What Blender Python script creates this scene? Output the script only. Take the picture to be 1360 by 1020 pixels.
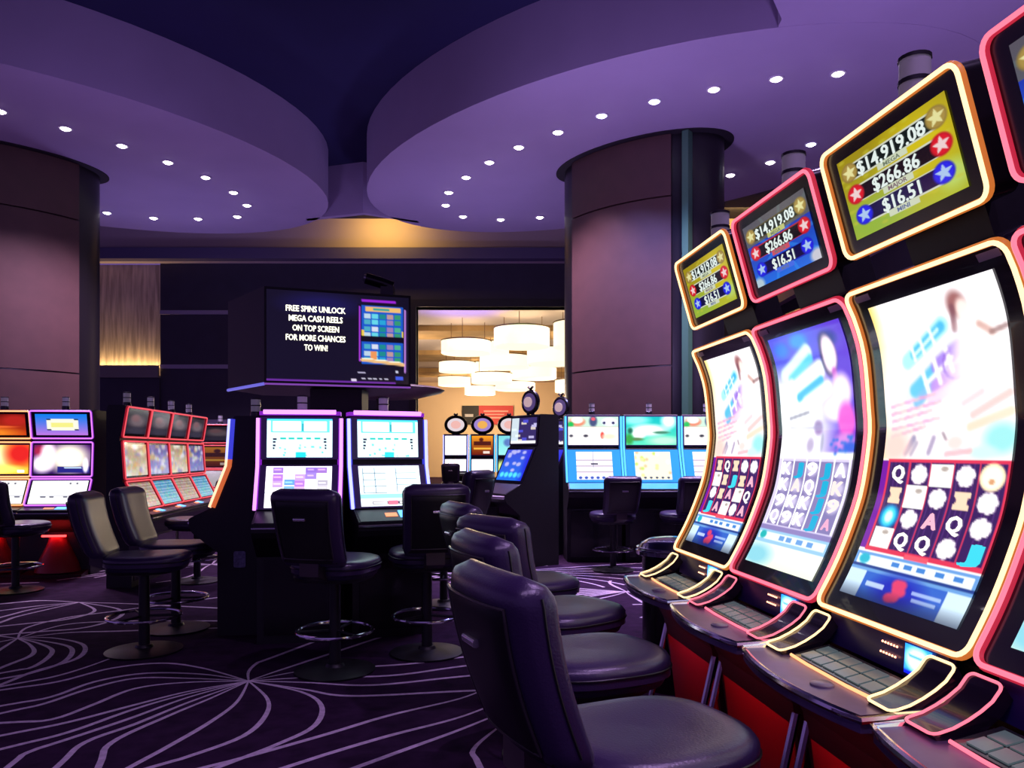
import bpy, bmesh, math, random
import numpy as np
from mathutils import Vector, Matrix

for o in list(bpy.data.objects):
    bpy.data.objects.remove(o)
scene = bpy.context.scene
C = scene.collection
random.seed(7)
RNG = np.random.default_rng(7)
PI = math.pi
R = math.radians

# ------------------------------------------------------------------ camera, world, exposure
F = 1020.0          # focal length in pixels of the 1360 x 1020 photograph
HZ = 600.0          # row of the horizon
EYE = 1.35          # seated photographer
cam = bpy.data.cameras.new('camera')
cam.sensor_width = 36.0
cam.lens = F / 1360.0 * 36.0
cam.shift_y = (HZ - 510.0) / 1360.0
cam.clip_start = 0.05
camo = bpy.data.objects.new('camera', cam)
C.objects.link(camo)
camo.location = (0, 0, EYE)
camo.rotation_euler = (PI / 2, 0, 0)
scene.camera = camo
vs = scene.view_settings
vs.view_transform = 'Standard'
vs.look = 'None'
vs.gamma = 1
vs.use_curve_mapping = False
vs.exposure = 0.0

world = bpy.data.worlds.new('world')
scene.world = world
world.use_nodes = True
bg = world.node_tree.nodes['Background']
bg.inputs[0].default_value = (0.30, 0.17, 0.62, 1)
bg.inputs[1].default_value = 0.42


def lamp(name, kind, loc, energy, color, size=0.1, target=None, **kw):
    d = bpy.data.lights.new(name, kind)
    d.energy = energy
    d.color = color
    if kind == 'AREA':
        d.size = size
        if 'sy' in kw:
            d.shape = 'RECTANGLE'
            d.size_y = kw['sy']
    else:
        d.shadow_soft_size = size
    if kind == 'SPOT':
        d.spot_size = kw.get('angle', R(80))
        d.spot_blend = kw.get('blend', 0.6)
    o = bpy.data.objects.new(name, d)
    C.objects.link(o)
    o.location = loc
    if target is not None:
        o.rotation_euler = (Vector(target) - Vector(loc)).to_track_quat('-Z', 'Y').to_euler()
    return o


# added violet and blue fill spots without fixtures, aimed at the soffits
lamp('soffit_fill', 'SPOT', (-3.2, 7.3, 2.6), 165, (0.55, 0.36, 1.0), 0.3, (-5.8, 10.6, 5.6), angle=R(130), blend=1)
lamp('soffit_fill', 'SPOT', (0.3, 7.4, 2.6), 215, (0.58, 0.40, 1.0), 0.3, (1.6, 10.4, 5.6), angle=R(130), blend=1)
lamp('soffit_fill', 'SPOT', (3.4, 5.6, 2.6), 235, (0.55, 0.36, 1.0), 0.3, (3.6, 8.0, 5.6), angle=R(140), blend=1)
lamp('soffit_fill', 'SPOT', (-0.6, 12.6, 2.4), 130, (0.5, 0.4, 1.0), 0.3, (-0.6, 13.0, 5.6), angle=R(140), blend=1)
lamp('soffit_fill', 'SPOT', (-6.0, 13.4, 2.4), 130, (0.5, 0.4, 1.0), 0.3, (-5.8, 13.4, 5.6), angle=R(140), blend=1)
# added unseen violet spots above and behind the camera, brightening the near chairs
for lx, ly, lz in ((2.0, 0.6, 5.5), (2.0, 3.2, 5.5), (-1.4, -1.6, 6.4), (0.5, -1.2, 6.4)):
    lamp('near_fill', 'SPOT', (lx, ly, lz), 250, (0.70, 0.44, 1.0), 0.08, (lx, ly, 0), angle=R(110), blend=0.8)
# warm cove lamps behind the soffit discs
for cx, e in ((-2.75, 30), (4.9, 30), (7.0, 26)):
    lamp('cove_lamp', 'AREA', (cx, 16.0, 6.40), e, (1.0, 0.60, 0.09), 1.0, (cx, 16.8, 5.9), sy=0.3)


# ------------------------------------------------------------------ pixel to world helpers
def P(u, v, d):
    return Vector(((u - 680.0) / F * d, d, EYE + (HZ - v) / F * d))


def X(u, d):
    return (u - 680.0) / F * d


# ------------------------------------------------------------------ materials
def lin(c):
    return tuple((x / 12.92 if x <= 0.04045 else ((x + 0.055) / 1.055) ** 2.4) for x in c)


def rgb(r, g, b):
    return lin((r / 255.0, g / 255.0, b / 255.0))


MATS = {}


def mat(name, color=(0.5, 0.5, 0.5), rough=0.5, metal=0.0, emit=None, strength=0.0, spec=0.5, noise=0.0, nscale=20.0,
        bump=0.0, coat=0.0):
    if name in MATS:
        return MATS[name]
    m = bpy.data.materials.new(name)
    m.use_nodes = True
    nt = m.node_tree
    b = nt.nodes['Principled BSDF']
    b.inputs['Base Color'].default_value = (*color, 1)
    b.inputs['Roughness'].default_value = rough
    b.inputs['Metallic'].default_value = metal
    b.inputs['Specular IOR Level'].default_value = spec
    b.inputs['Coat Weight'].default_value = coat
    if emit is not None:
        b.inputs['Emission Color'].default_value = (*emit, 1)
        b.inputs['Emission Strength'].default_value = strength
    if noise > 0 or bump > 0:
        tc = nt.nodes.new('ShaderNodeTexCoord')
        nz = nt.nodes.new('ShaderNodeTexNoise')
        nz.inputs['Scale'].default_value = nscale
        nz.inputs['Detail'].default_value = 6
        nt.links.new(tc.outputs['Object'], nz.inputs['Vector'])
        if noise > 0:
            mr = nt.nodes.new('ShaderNodeMapRange')
            mr.inputs['From Min'].default_value = 0.3
            mr.inputs['From Max'].default_value = 0.7
            mr.inputs['To Min'].default_value = 1 - noise
            mr.inputs['To Max'].default_value = 1 + noise
            nt.links.new(nz.outputs['Fac'], mr.inputs['Value'])
            mx = nt.nodes.new('ShaderNodeVectorMath')
            mx.operation = 'SCALE'
            mx.inputs[0].default_value = color
            nt.links.new(mr.outputs[0], mx.inputs['Scale'])
            nt.links.new(mx.outputs[0], b.inputs['Base Color'])
        if bump > 0:
            bp = nt.nodes.new('ShaderNodeBump')
            bp.inputs['Strength'].default_value = bump
            bp.inputs['Distance'].default_value = 0.01
            nt.links.new(nz.outputs['Fac'], bp.inputs['Height'])
            nt.links.new(bp.outputs[0], b.inputs['Normal'])
    MATS[name] = m
    return m


def screen_mat(strength):
    name = 'screen_%.2f' % strength
    if name in MATS:
        return MATS[name]
    m = mat(name, (0.01, 0.01, 0.012), 0.12)
    nt = m.node_tree
    b = nt.nodes['Principled BSDF']
    a = nt.nodes.new('ShaderNodeAttribute')
    a.attribute_name = 'Col'
    nt.links.new(a.outputs['Color'], b.inputs['Emission Color'])
    b.inputs['Emission Strength'].default_value = strength
    return m


def neon(name, c, s):
    return mat('neon_' + name, (0.02, 0.02, 0.02), 0.4, emit=c, strength=s)


BLK = mat('black_gloss', (0.010, 0.009, 0.012), 0.22)
BLKM = mat('black_matte', (0.007, 0.006, 0.009), 0.5, noise=0.25, nscale=40)
BEZ = mat('bezel_glass', (0.012, 0.008, 0.018), 0.16, coat=0.3)
CHROME = mat('chrome', (0.72, 0.70, 0.76), 0.14, 1.0)
DECK = mat('deck_metal', (0.17, 0.115, 0.27), 0.34, 0.55, noise=0.12, nscale=14)
LEATHER = mat('leather', (0.034, 0.019, 0.066), 0.30, bump=0.10, nscale=160, spec=0.6)
SHELL = mat('chair_shell', (0.008, 0.008, 0.009), 0.40)
STEM = mat('stem_black', (0.010, 0.010, 0.012), 0.42)
BEACON = mat('beacon_lens', (0.40, 0.37, 0.44), 0.25, emit=(0.35, 0.30, 0.40), strength=0.12)
BEACONK = mat('beacon_ring', (0.03, 0.03, 0.035), 0.25)
BLUEP = mat('navy_panel', (0.030, 0.020, 0.15), 0.3)
CYANP = mat('cyan_panel', (0.02, 0.25, 0.45), 0.25, emit=(0.04, 0.36, 1.0), strength=0.7)
LITFRAME = mat('neon_lit_frame', (0.10, 0.06, 0.20), 0.3)  # neon light on the frames put into the base colour
BLUED = neon('blue_display', (0.10, 0.42, 1.0), 2.2)
REDL = neon('red_lamp', (1.0, 0.03, 0.03), 7.0)
REDN = neon('red_lamp_dim', (1.0, 0.03, 0.04), 14.0)
ORNG = neon('orange_slot', (1.0, 0.28, 0.12), 1.6)
DOTL = neon('led_dot', (1.0, 0.38, 0.22), 4.0)
WHT = neon('white_print', (1.0, 0.97, 0.88), 1.6)
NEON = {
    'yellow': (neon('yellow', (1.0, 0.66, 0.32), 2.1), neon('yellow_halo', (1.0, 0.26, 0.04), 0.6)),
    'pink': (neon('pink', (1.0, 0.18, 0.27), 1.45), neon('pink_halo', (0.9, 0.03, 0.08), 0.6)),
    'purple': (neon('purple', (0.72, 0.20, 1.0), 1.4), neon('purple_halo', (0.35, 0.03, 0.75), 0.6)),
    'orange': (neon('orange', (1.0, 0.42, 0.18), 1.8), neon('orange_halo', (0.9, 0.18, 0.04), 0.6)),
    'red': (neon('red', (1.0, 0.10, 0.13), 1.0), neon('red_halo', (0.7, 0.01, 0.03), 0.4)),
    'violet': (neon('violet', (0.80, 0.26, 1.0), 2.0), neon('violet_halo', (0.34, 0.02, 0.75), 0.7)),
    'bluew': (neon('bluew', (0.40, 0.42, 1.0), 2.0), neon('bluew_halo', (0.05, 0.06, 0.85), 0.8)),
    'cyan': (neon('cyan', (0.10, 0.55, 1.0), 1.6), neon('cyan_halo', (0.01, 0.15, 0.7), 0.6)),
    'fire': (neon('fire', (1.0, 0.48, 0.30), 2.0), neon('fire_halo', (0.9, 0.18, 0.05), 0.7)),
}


# ------------------------------------------------------------------ mesh builder
class MB:
    def __init__(self):
        self.v = []
        self.f = []

    def add(self, vs_, fs_):
        n = len(self.v)
        self.v += [tuple(p) for p in vs_]
        self.f += [tuple(i + n for i in f) for f in fs_]
        return self

    def box(self, x0, x1, y0, y1, z0, z1):
        vs_ = [(x, y, z) for z in (z0, z1) for y in (y0, y1) for x in (x0, x1)]
        return self.add(vs_, [(0, 2, 3, 1), (4, 5, 7, 6), (0, 1, 5, 4), (2, 6, 7, 3), (0, 4, 6, 2), (1, 3, 7, 5)])

    def prism_z(self, poly, z0, z1):
        n = len(poly)
        vs_ = [(x, y, z0) for x, y in poly] + [(x, y, z1) for x, y in poly]
        fs_ = [tuple(reversed(range(n))), tuple(range(n, 2 * n))]
        fs_ += [(i, (i + 1) % n, n + (i + 1) % n, n + i) for i in range(n)]
        return self.add(vs_, fs_)

    def prism_x(self, poly, x0, x1):        # poly in (y, z)
        n = len(poly)
        vs_ = [(x0, y, z) for y, z in poly] + [(x1, y, z) for y, z in poly]
        fs_ = [tuple(reversed(range(n))), tuple(range(n, 2 * n))]
        fs_ += [(i, (i + 1) % n, n + (i + 1) % n, n + i) for i in range(n)]
        return self.add(vs_, fs_)

    def loft(self, rings, closed=True, cap=True):
        n = len(rings[0])
        vs_ = [p for r in rings for p in r]
        fs_ = []
        for k in range(len(rings) - 1):
            for i in range(n if closed else n - 1):
                j = (i + 1) % n
                fs_.append((k * n + i, k * n + j, (k + 1) * n + j, (k + 1) * n + i))
        if cap and closed:
            fs_.append(tuple(reversed(range(n))))
            fs_.append(tuple(range((len(rings) - 1) * n, len(rings) * n)))
        return self.add(vs_, fs_)

    def revolve(self, prof, n=24, c=(0, 0)):
        rings = [[(c[0] + r * math.cos(2 * PI * i / n), c[1] + r * math.sin(2 * PI * i / n), z) for i in range(n)]
                 for r, z in prof]
        return self.loft(rings)

    def tube(self, path, r, n=6, closed=False):
        path = [Vector(p) for p in path]
        m = len(path)
        rings = []
        ref = None
        for i, p in enumerate(path):
            if closed:
                t = path[(i + 1) % m] - path[i - 1]
            else:
                t = path[min(i + 1, m - 1)] - path[max(i - 1, 0)]
            t.normalize()
            if ref is None:
                ref = Vector((0, 0, 1)) if abs(t.z) < 0.9 else Vector((1, 0, 0))
            a = ref - t * ref.dot(t)
            if a.length < 1e-4:
                a = t.orthogonal()
            a.normalize()
            ref = a
            b = t.cross(a)
            rings.append([tuple(p + (a * math.cos(2 * PI * k / n) + b * math.sin(2 * PI * k / n)) * r) for k in range(n)])
        if closed:
            rings.append(rings[0])
        return self.loft(rings, cap=not closed)

    def build(self, name, m, parent=None, smooth=False, loc=None):
        me = bpy.data.meshes.new(name)
        me.from_pydata(self.v, [], self.f)
        me.materials.append(m)
        bm = bmesh.new()
        bm.from_mesh(me)
        bmesh.ops.recalc_face_normals(bm, faces=bm.faces)
        bm.to_mesh(me)
        bm.free()
        if smooth:
            for p in me.polygons:
                p.use_smooth = True
            try:
                me.set_sharp_from_angle(angle=R(40))
            except Exception:
                pass
        o = bpy.data.objects.new(name, me)
        C.objects.link(o)
        if parent:
            o.parent = parent
        if loc:
            o.location = loc
        return o


def tag(o, label=None, cat=None, group=None, kind=None):
    if label:
        o['label'] = label
    if cat:
        o['category'] = cat
    if group:
        o['group'] = group
    if kind:
        o['kind'] = kind
    return o


def thing(name, label, cat, loc=(0, 0, 0), rz=0.0, group=None):
    o = bpy.data.objects.new(name, None)
    C.objects.link(o)
    o.empty_display_size = 0.1
    o.location = loc
    o.rotation_euler = (0, 0, rz)
    return tag(o, label, cat, group)


def copy_tree(o, parent=None):
    c = o.copy()
    C.objects.link(c)
    c.parent = parent
    for ch in list(o.children):
        copy_tree(ch, c)
    return c


def rrect(w, h, r, n=5, cx=0.0, cy=0.0):
    pts = []
    for sx, sy, a0 in ((1, 1, 0), (-1, 1, 90), (-1, -1, 180), (1, -1, 270)):
        for k in range(n + 1):
            a = R(a0 + 90 * k / n)
            pts.append((cx + sx * (w / 2 - r) + r * math.cos(a), cy + sy * (h / 2 - r) + r * math.sin(a)))
    return pts


def densify(pts, step):
    out = []
    n = len(pts)
    for i in range(n):
        a, b = Vector(pts[i]), Vector(pts[(i + 1) % n])
        k = max(1, int((b - a).length / step))
        for j in range(k):
            out.append(tuple(a.lerp(b, j / k)))
    return out


# ------------------------------------------------------------------ painted screens
class Canvas:
    """A small picture painted in code; every pixel becomes a vertex colour of the screen mesh."""

    def __init__(self, w, h, c=(0, 0, 0)):
        self.w, self.h = w, h
        self.a = np.zeros((h, w, 3))
        self.a[:] = c
        yy, xx = np.mgrid[0:h, 0:w]
        self.x = xx / (w - 1)
        self.y = yy / (h - 1)       # 0 at the top

    def mix(self, m, c):
        m = np.clip(m, 0, 1)[..., None]
        self.a = self.a * (1 - m) + np.array(c) * m
        return self

    def rect(self, x0, y0, x1, y1, c, k=1.0):
        m = ((self.x >= x0) & (self.x <= x1) & (self.y >= y0) & (self.y <= y1)).astype(float)
        return self.mix(m * k, c)

    def blob(self, x, y, rx, ry, c, soft=0.35, rot=0.0, k=1.0):
        asp = self.h / self.w
        dx, dy = self.x - x, (self.y - y) * asp
        ca, sa = math.cos(rot), math.sin(rot)
        ex, ey = (dx * ca + dy * sa) / rx, (-dx * sa + dy * ca) / (ry * asp)
        d = np.sqrt(ex * ex + ey * ey)
        return self.mix(np.clip((1 - d) / soft + 0.5, 0, 1) * k, c)

    def vgrad(self, y0, y1, c0, c1):
        t = np.clip((self.y - y0) / (y1 - y0), 0, 1)[..., None]
        m = ((self.y >= y0) & (self.y <= y1))[..., None]
        self.a = np.where(m, np.array(c0) * (1 - t) + np.array(c1) * t, self.a)
        return self

    def line(self, x0, y0, x1, y1, w, c, k=1.0):
        asp = self.h / self.w
        px, py = self.x - x0, (self.y - y0) * asp
        dx, dy = x1 - x0, (y1 - y0) * asp
        t = np.clip((px * dx + py * dy) / (dx * dx + dy * dy + 1e-9), 0, 1)
        d = np.hypot(px - t * dx, py - t * dy)
        return self.mix(np.clip((w - d) / (w * 0.5) + 0.5, 0, 1) * k, c)

    def speckle(self, k, seed=0, x0=0, y0=0, x1=1, y1=1):
        r = np.random.default_rng(seed)
        n = r.random((max(2, self.h // 3), max(2, self.w // 3), 3))
        n = n.repeat(3, 0).repeat(3, 1)
        n = np.pad(n, ((0, 3), (0, 3), (0, 0)), mode='edge')[:self.h, :self.w]
        m = ((self.x >= x0) & (self.x <= x1) & (self.y >= y0) & (self.y <= y1))[..., None]
        self.a = np.where(m, np.clip(self.a + (n - 0.5) * k, 0, 1), self.a)
        return self

    def blur(self, n, y0, y1):
        m = ((self.y >= y0) & (self.y <= y1))[..., None]
        b = self.a.copy()
        for _ in range(n):
            p = np.pad(b, ((1, 1), (1, 1), (0, 0)), mode='edge')
            b = (p[:-2, 1:-1] + p[2:, 1:-1] + p[1:-1, :-2] + p[1:-1, 2:] + 2 * p[1:-1, 1:-1]) / 6
        self.a = np.where(m, b, self.a)
        return self

    def star(self, x, y, r, c):
        asp = self.h / self.w
        dx, dy = self.x - x, (self.y - y) * asp
        a = np.arctan2(dx, -dy)
        rr = np.hypot(dx, dy)
        ph = np.abs((a / (2 * PI / 5) + 0.5) % 1 - 0.5) * 2
        lim = r * 1.15 * 0.44 / (0.44 + ph * 0.56)
        return self.mix(np.clip((lim - rr) / (r * 0.2) + 0.5, 0, 1), c)


def screen(parent, name, fn, cv, strength):
    """fn(s, t): s 0..1 left to right, t 0..1 bottom to top -> local position"""
    w, h = cv.w, cv.h
    vs_ = []
    for j in range(h):
        for i in range(w):
            vs_.append(fn(i / (w - 1), 1 - j / (h - 1)))
    fs_ = [(j * w + i, (j + 1) * w + i, (j + 1) * w + i + 1, j * w + i + 1) for j in range(h - 1) for i in range(w - 1)]
    me = bpy.data.meshes.new(name)
    me.from_pydata([tuple(p) for p in vs_], [], fs_)
    a = cv.a
    lina = np.where(a <= 0.04045, a / 12.92, ((a + 0.055) / 1.055) ** 2.4)
    col = np.ones((h * w, 4), dtype=np.float32)
    col[:, :3] = lina.reshape(-1, 3)
    at = me.color_attributes.new('Col', 'FLOAT_COLOR', 'POINT')
    at.data.foreach_set('color', col.ravel())
    me.materials.append(screen_mat(strength))
    for p in me.polygons:
        p.use_smooth = True
    o = bpy.data.objects.new(name, me)
    C.objects.link(o)
    o.parent = parent
    return o


def glyphs(txt, bold):
    """vertices (2D) and faces of a line of lettering in the built-in font"""
    cu = bpy.data.curves.new('t', 'FONT')
    cu.body = txt
    cu.align_x = 'CENTER'
    cu.resolution_u = 2
    cu.offset = 0.006
    ob = bpy.data.objects.new('t', cu)
    C.objects.link(ob)
    dg = bpy.context.evaluated_depsgraph_get()
    me = bpy.data.meshes.new_from_object(ob.evaluated_get(dg))
    vs_ = [(v.co.x, v.co.y) for v in me.vertices]
    fs_ = [tuple(p.vertices) for p in me.polygons]
    bpy.data.objects.remove(ob)
    bpy.data.curves.remove(cu)
    bpy.data.meshes.remove(me)
    return vs_, fs_


GC = {}


def lettering(parent, name, fn, lines, strength=1.0, bold=0.03):
    """lines: (text, s centre, t baseline, width in s, cap height in t, colour sRGB 0..1); one part for each line"""
    for txt, s, t, wd, ht, c in lines:
        if (txt, bold) not in GC:
            GC[(txt, bold)] = glyphs(txt, bold)
        gv, gf = GC[(txt, bold)]
        xs = [p[0] for p in gv]
        x0, x1 = min(xs), max(xs)
        k = wd / (x1 - x0)
        V, Fc = [], []
        for dx, dy in ((-bold, 0), (bold, 0), (0, bold * .6), (0, -bold * .6)):       # heavier strokes
            Fc += [tuple(i + len(V) for i in f) for f in gf]
            V += [fn(s + (x + dx - (x0 + x1) / 2) * k, t + (y + dy) / 0.72 * ht) for x, y in gv]
        me = bpy.data.meshes.new(name)
        me.from_pydata([tuple(p) for p in V], [], Fc)
        at = me.color_attributes.new('Col', 'FLOAT_COLOR', 'POINT')
        at.data.foreach_set('color', np.tile(np.array([*lin(c), 1.0], dtype=np.float32), len(V)))
        me.materials.append(screen_mat(strength))
        o = bpy.data.objects.new(name, me)
        C.objects.link(o)
        o.parent = parent


# ------------------------------------------------------------------ setting: floor, walls, ceilings
CARPET = mat('carpet', rgb(48, 27, 54), 0.95, noise=0.35, nscale=9, bump=0.25, spec=0.1)
CARPL = mat('carpet_line', rgb(204, 186, 204), 0.95, noise=0.18, nscale=30, spec=0.1)
SOFFIT = mat('soffit_paint', rgb(176, 160, 190), 0.8, noise=0.03, nscale=1.5)
NAVY = mat('upper_ceiling_paint', rgb(32, 30, 78), 0.9, noise=0.1, nscale=1.0)
BULK = mat('bulkhead_paint', rgb(190, 172, 180), 0.8)
DARKW = mat('dark_wall_panel', rgb(52, 48, 66), 0.7, noise=0.1, nscale=3)
STRIPE = mat('wall_reveal', rgb(150, 140, 165), 0.5)
COLP = mat('column_panel', rgb(76, 50, 48), 0.55, noise=0.08, nscale=5, bump=0.05)
COLK = mat('column_dark', rgb(22, 19, 24), 0.35)
BEIGE = mat('far_wall_paint', rgb(240, 212, 176), 0.8)

floor = MB().box(-14, 6.0, -5, 17.3, -0.1, 0).build('floor', CARPET)
tag(floor, kind='structure')

# carpet ribbons: bundles of sinuous lines leaving hubs
cm = MB()


def ribbon(pts, w, z):
    n = len(pts)
    L, Rr = [], []
    for i, p in enumerate(pts):
        a, b = pts[max(0, i - 1)], pts[min(n - 1, i + 1)]
        t = Vector((b[0] - a[0], b[1] - a[1]))
        if t.length < 1e-6:
            t = Vector((1, 0))
        t.normalize()
        ww = w * (0.35 + 0.65 * min(1, i / (n * 0.35)))
        L.append((p[0] - t.y * ww / 2, p[1] + t.x * ww / 2, z))
        Rr.append((p[0] + t.y * ww / 2, p[1] - t.x * ww / 2, z))
    cm.add(L + Rr, [(i, i + 1, n + i + 1, n + i) for i in range(n - 1)])


def flow(hub, ang, length, k0, k1, w=0.022, z=0.0015):
    p = Vector(hub)
    a = R(ang)
    st = 0.05
    pts = [tuple(p)]
    n = int(length / st)
    for i in range(n):
        s = i / n
        a += (k0 * (1 - s) + k1 * s) * st
        p = p + Vector((math.cos(a), math.sin(a))) * st
        if not (-13.5 < p.x < 5.5 and 0.4 < p.y < 16.8):
            break
        pts.append(tuple(p))
    if len(pts) > 3:
        ribbon(pts, w, z)


zz = 0.0012


def ground(u, v):
    d = EYE * F / (v - HZ)
    return Vector((X(u, d), d))


def traced(pts, w=0.030):
    """a carpet line through ground points read off the photograph's floor (crop at 2.226 : 1 from row 690)"""
    global zz
    zz += 0.00001
    q = [ground(a / 2.226, 690 + b / 2.226) for a, b in pts]
    q.append(q[-1] + (q[-1] - q[-2]).normalized() * 0.9)
    out = []
    m = len(q)
    for i in range(m - 1):
        p0, p1, p2, p3 = q[max(0, i - 1)], q[i], q[i + 1], q[min(m - 1, i + 2)]
        n = max(3, int((p2 - p1).length / 0.05))
        for k in range(n):
            t = k / n
            out.append(tuple(0.5 * ((2 * p1) + (p2 - p0) * t + (2 * p0 - 5 * p1 + 4 * p2 - p3) * t * t + (3 * p1 - p0 - 3 * p2 + p3) * t ** 3)))
    ribbon(out, w, zz)


H1, H2, H3 = (735, 478), (52, 352), (235, 245)
for pts in (
        [(600, 440), (480, 425), (330, 440), (170, 480), (0, 505)], [(600, 458), (430, 455), (280, 480), (150, 525), (0, 552)], [(560, 470), (400, 470), (260, 502), (130, 545), (0, 574)],
        [(550, 482), (400, 500), (270, 550), (150, 592), (0, 602)], [(560, 508), (400, 548), (200, 600), (0, 640)], [(560, 515), (400, 560), (200, 630), (0, 680)],
        [(560, 525), (380, 590), (200, 650), (80, 690), (20, 735)], [(560, 540), (400, 605), (250, 660), (165, 735)], [(620, 530), (500, 580), (330, 660), (290, 735)],
        [(700, 540), (620, 600), (500, 670), (380, 735)], [(790, 530), (785, 580), (720, 640), (560, 700), (440, 735)], [(890, 510), (950, 550), (930, 610), (820, 665), (640, 735)],
        [(900, 503), (1040, 522), (1360, 508)], [(900, 482), (1100, 490), (1360, 465)], [(900, 468), (1150, 462), (1360, 435)], [(880, 450), (1000, 440), (1200, 428), (1360, 408)],
        [(800, 455), (870, 432)], [(735, 450), (760, 425), (800, 410)]):
    traced([H1] + pts)
for pts in ([(80, 320), (200, 290), (350, 270)], [(200, 335), (360, 330)], [(150, 350), (245, 370), (230, 410), (100, 450), (0, 490)], [(130, 360), (210, 380), (190, 420), (90, 455), (0, 472)],
            [(110, 365), (155, 390), (100, 435), (0, 455)], [(90, 372), (95, 400), (0, 440)], [(200, 310), (400, 300), (540, 300)], [(0, 362)], [(0, 385)], [(0, 345)]):
    traced([H2] + pts, 0.034)
for pts in ([(120, 255), (0, 270)], [(100, 265), (0, 290)], [(60, 285), (0, 305)], [(280, 270), (200, 295), (60, 310)], [(350, 265), (350, 290), (250, 320), (80, 335)],
            [(400, 250), (560, 258)], [(120, 240), (0, 250)]):
    traced([H3] + pts, 0.036)
for pts in ([(1460, 490), (1360, 530), (1150, 580), (950, 640), (700, 710), (600, 735)], [(1500, 530), (1360, 585), (1150, 640), (980, 690), (840, 735)], [(1500, 565), (1360, 622), (1200, 680), (1050, 735)],
            [(1480, 610), (1400, 680), (1420, 735)], [(375, 388), (330, 410), (180, 460), (0, 495)]):
    traced(pts)
hubs = [(-6.2, 4.6), (1.1, 7.4), (-0.3, 8.6), (-6.9, 7.2), (3.0, 6.2), (-9.0, 5.6), (-1.0, 12.2), (-3.6, 9.2)]
for hi, h in enumerate(hubs):
    rr = random.Random(31 + hi)
    ls = rr.uniform(0.8, 1.0)
    for k in range(8):       # bundle to the left, bending towards the camera
        zz += 0.00001
        flow(h, 160 + k * 6.5, (2.3 - 0.12 * k) * ls, -0.3 + 0.12 * k, 0.8 - 0.02 * k, w=0.030, z=zz)
    for k in range(7):       # bundle to the right
        zz += 0.00001
        flow(h, 14 - k * 6.0, (2.4 - 0.1 * k) * ls, 0.30 - 0.05 * k, -0.35 - 0.12 * k, w=0.030, z=zz)
    for k, (a_, l_, k0_, k1_) in enumerate(((240, 1.8, -0.9, 0.9), (268, 1.5, 1.0, -2.2), (315, 1.6, 1.0, -3.0))):
        zz += 0.00001
        flow(h, a_, l_ * ls, k0_, k1_, w=0.030, z=zz)
    for a_, l_, k0_, k1_ in ((95, 0.7, 1.4, -3.0), (60, 0.9, -1.0, -0.8)):
        zz += 0.00001
        flow(h, a_, l_, k0_, k1_, w=0.030, z=zz)
cp = cm.build('carpet_pattern', CARPL, floor)
tag(cp, 'pale lilac swirling lines woven in the dark carpet', kind='stuff')

SZ = 5.55      # soffit level
UZ = 6.45      # upper ceiling level


def ellipse(c, ang, a, b, n=72):
    ca, sa = math.cos(ang), math.sin(ang)
    return [(c[0] + a * math.cos(2 * PI * i / n) * ca - b * math.sin(2 * PI * i / n) * sa,
             c[1] + a * math.cos(2 * PI * i / n) * sa + b * math.sin(2 * PI * i / n) * ca) for i in range(n)]


AXR = math.atan2(-0.64, 0.77)
AXL = math.atan2(0.64, 0.77)
upper = MB().box(-14, 9.0, -5, 18.5, UZ, UZ + 0.1).build('ceiling', NAVY)
tag(upper, 'dark navy upper ceiling in the void between the soffit discs', kind='structure')
dr = MB().prism_z(ellipse((1.55, 11.1), AXR, 4.6, 2.68), SZ, UZ - 0.002).build('soffit_disc_right', SOFFIT, smooth=True)
tag(dr, 'pale oval soffit disc around the right column', kind='structure')
dl = MB().prism_z(ellipse((-7.1, 11.0), AXL, 4.6, 3.1), SZ, UZ - 0.002).build('soffit_disc_left', SOFFIT, smooth=True)
tag(dl, 'pale oval soffit disc around the left column', kind='structure')
sr = MB().prism_z([(2.62, 7.46), (2.1, 6.6), (1.6, 5.2), (1.4, -5), (5.9, -5), (5.9, 13.0), (3.0, 11.5)], SZ + 0.004, UZ - 0.004).build('soffit_right', SOFFIT)
tag(sr, 'flat lilac soffit over the near row of machines', kind='structure')
lk = MB().prism_z([(-3.72, 13.85), (-2.62, 13.5), (-1.72, 13.98), (-1.70, 14.10), (-2.62, 13.62), (-3.72, 13.97)], SZ, UZ - 0.003).build('trim_1', SOFFIT)
tag(lk, 'pointed fascia joining the two soffit discs', kind='structure')

# back wall with a wide opening
BW = 17.0
ox0, ox1, oz = X(553, BW), X(756, BW), EYE + (HZ - 408) / F * BW
zb = EYE + (HZ - 350) / F * BW
wb = MB().box(X(213, BW), ox0, BW, BW + 0.3, 0, zb).box(ox1, 9.0, BW, BW + 0.3, 0, zb).box(ox0, ox1, BW, BW + 0.3, oz, zb).build('wall_back', DARKW)
tag(wb, 'dark panelled back wall with a wide opening', kind='structure')
for zs_ in (415, 487, 560):
    z_ = EYE + (HZ - zs_) / F * BW
    s_ = MB().box(X(213, BW), ox0 - 0.1, BW - 0.03, BW, z_ - 0.045, z_ + 0.045).build('reveal_strip', STRIPE, wb)
fr = MB().box(ox0 - 0.16, ox0, BW - 0.06, BW + 0.36, 0, oz + 0.16).box(ox1, ox1 + 0.16, BW - 0.06, BW + 0.36, 0, oz + 0.16).box(ox0, ox1, BW - 0.06, BW + 0.36, oz, oz + 0.16).build('opening_frame', mat('opening_frame', rgb(24, 20, 24), 0.5), wb)
bk = MB().box(-14, 9.0, 16.8, 17.0, zb, UZ).build('wall_bulkhead', BULK)
tag(bk, 'lilac bulkhead above the back wall washed by warm cove light', kind='structure')
t2 = MB().box(-14, 9.0, 16.55, 16.8, zb, zb + 0.24).build('trim_2', mat('lip_paint', rgb(92, 84, 120), 0.6))
tag(t2, 'slate blue lip along the bottom of the bulkhead', kind='structure')
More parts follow.
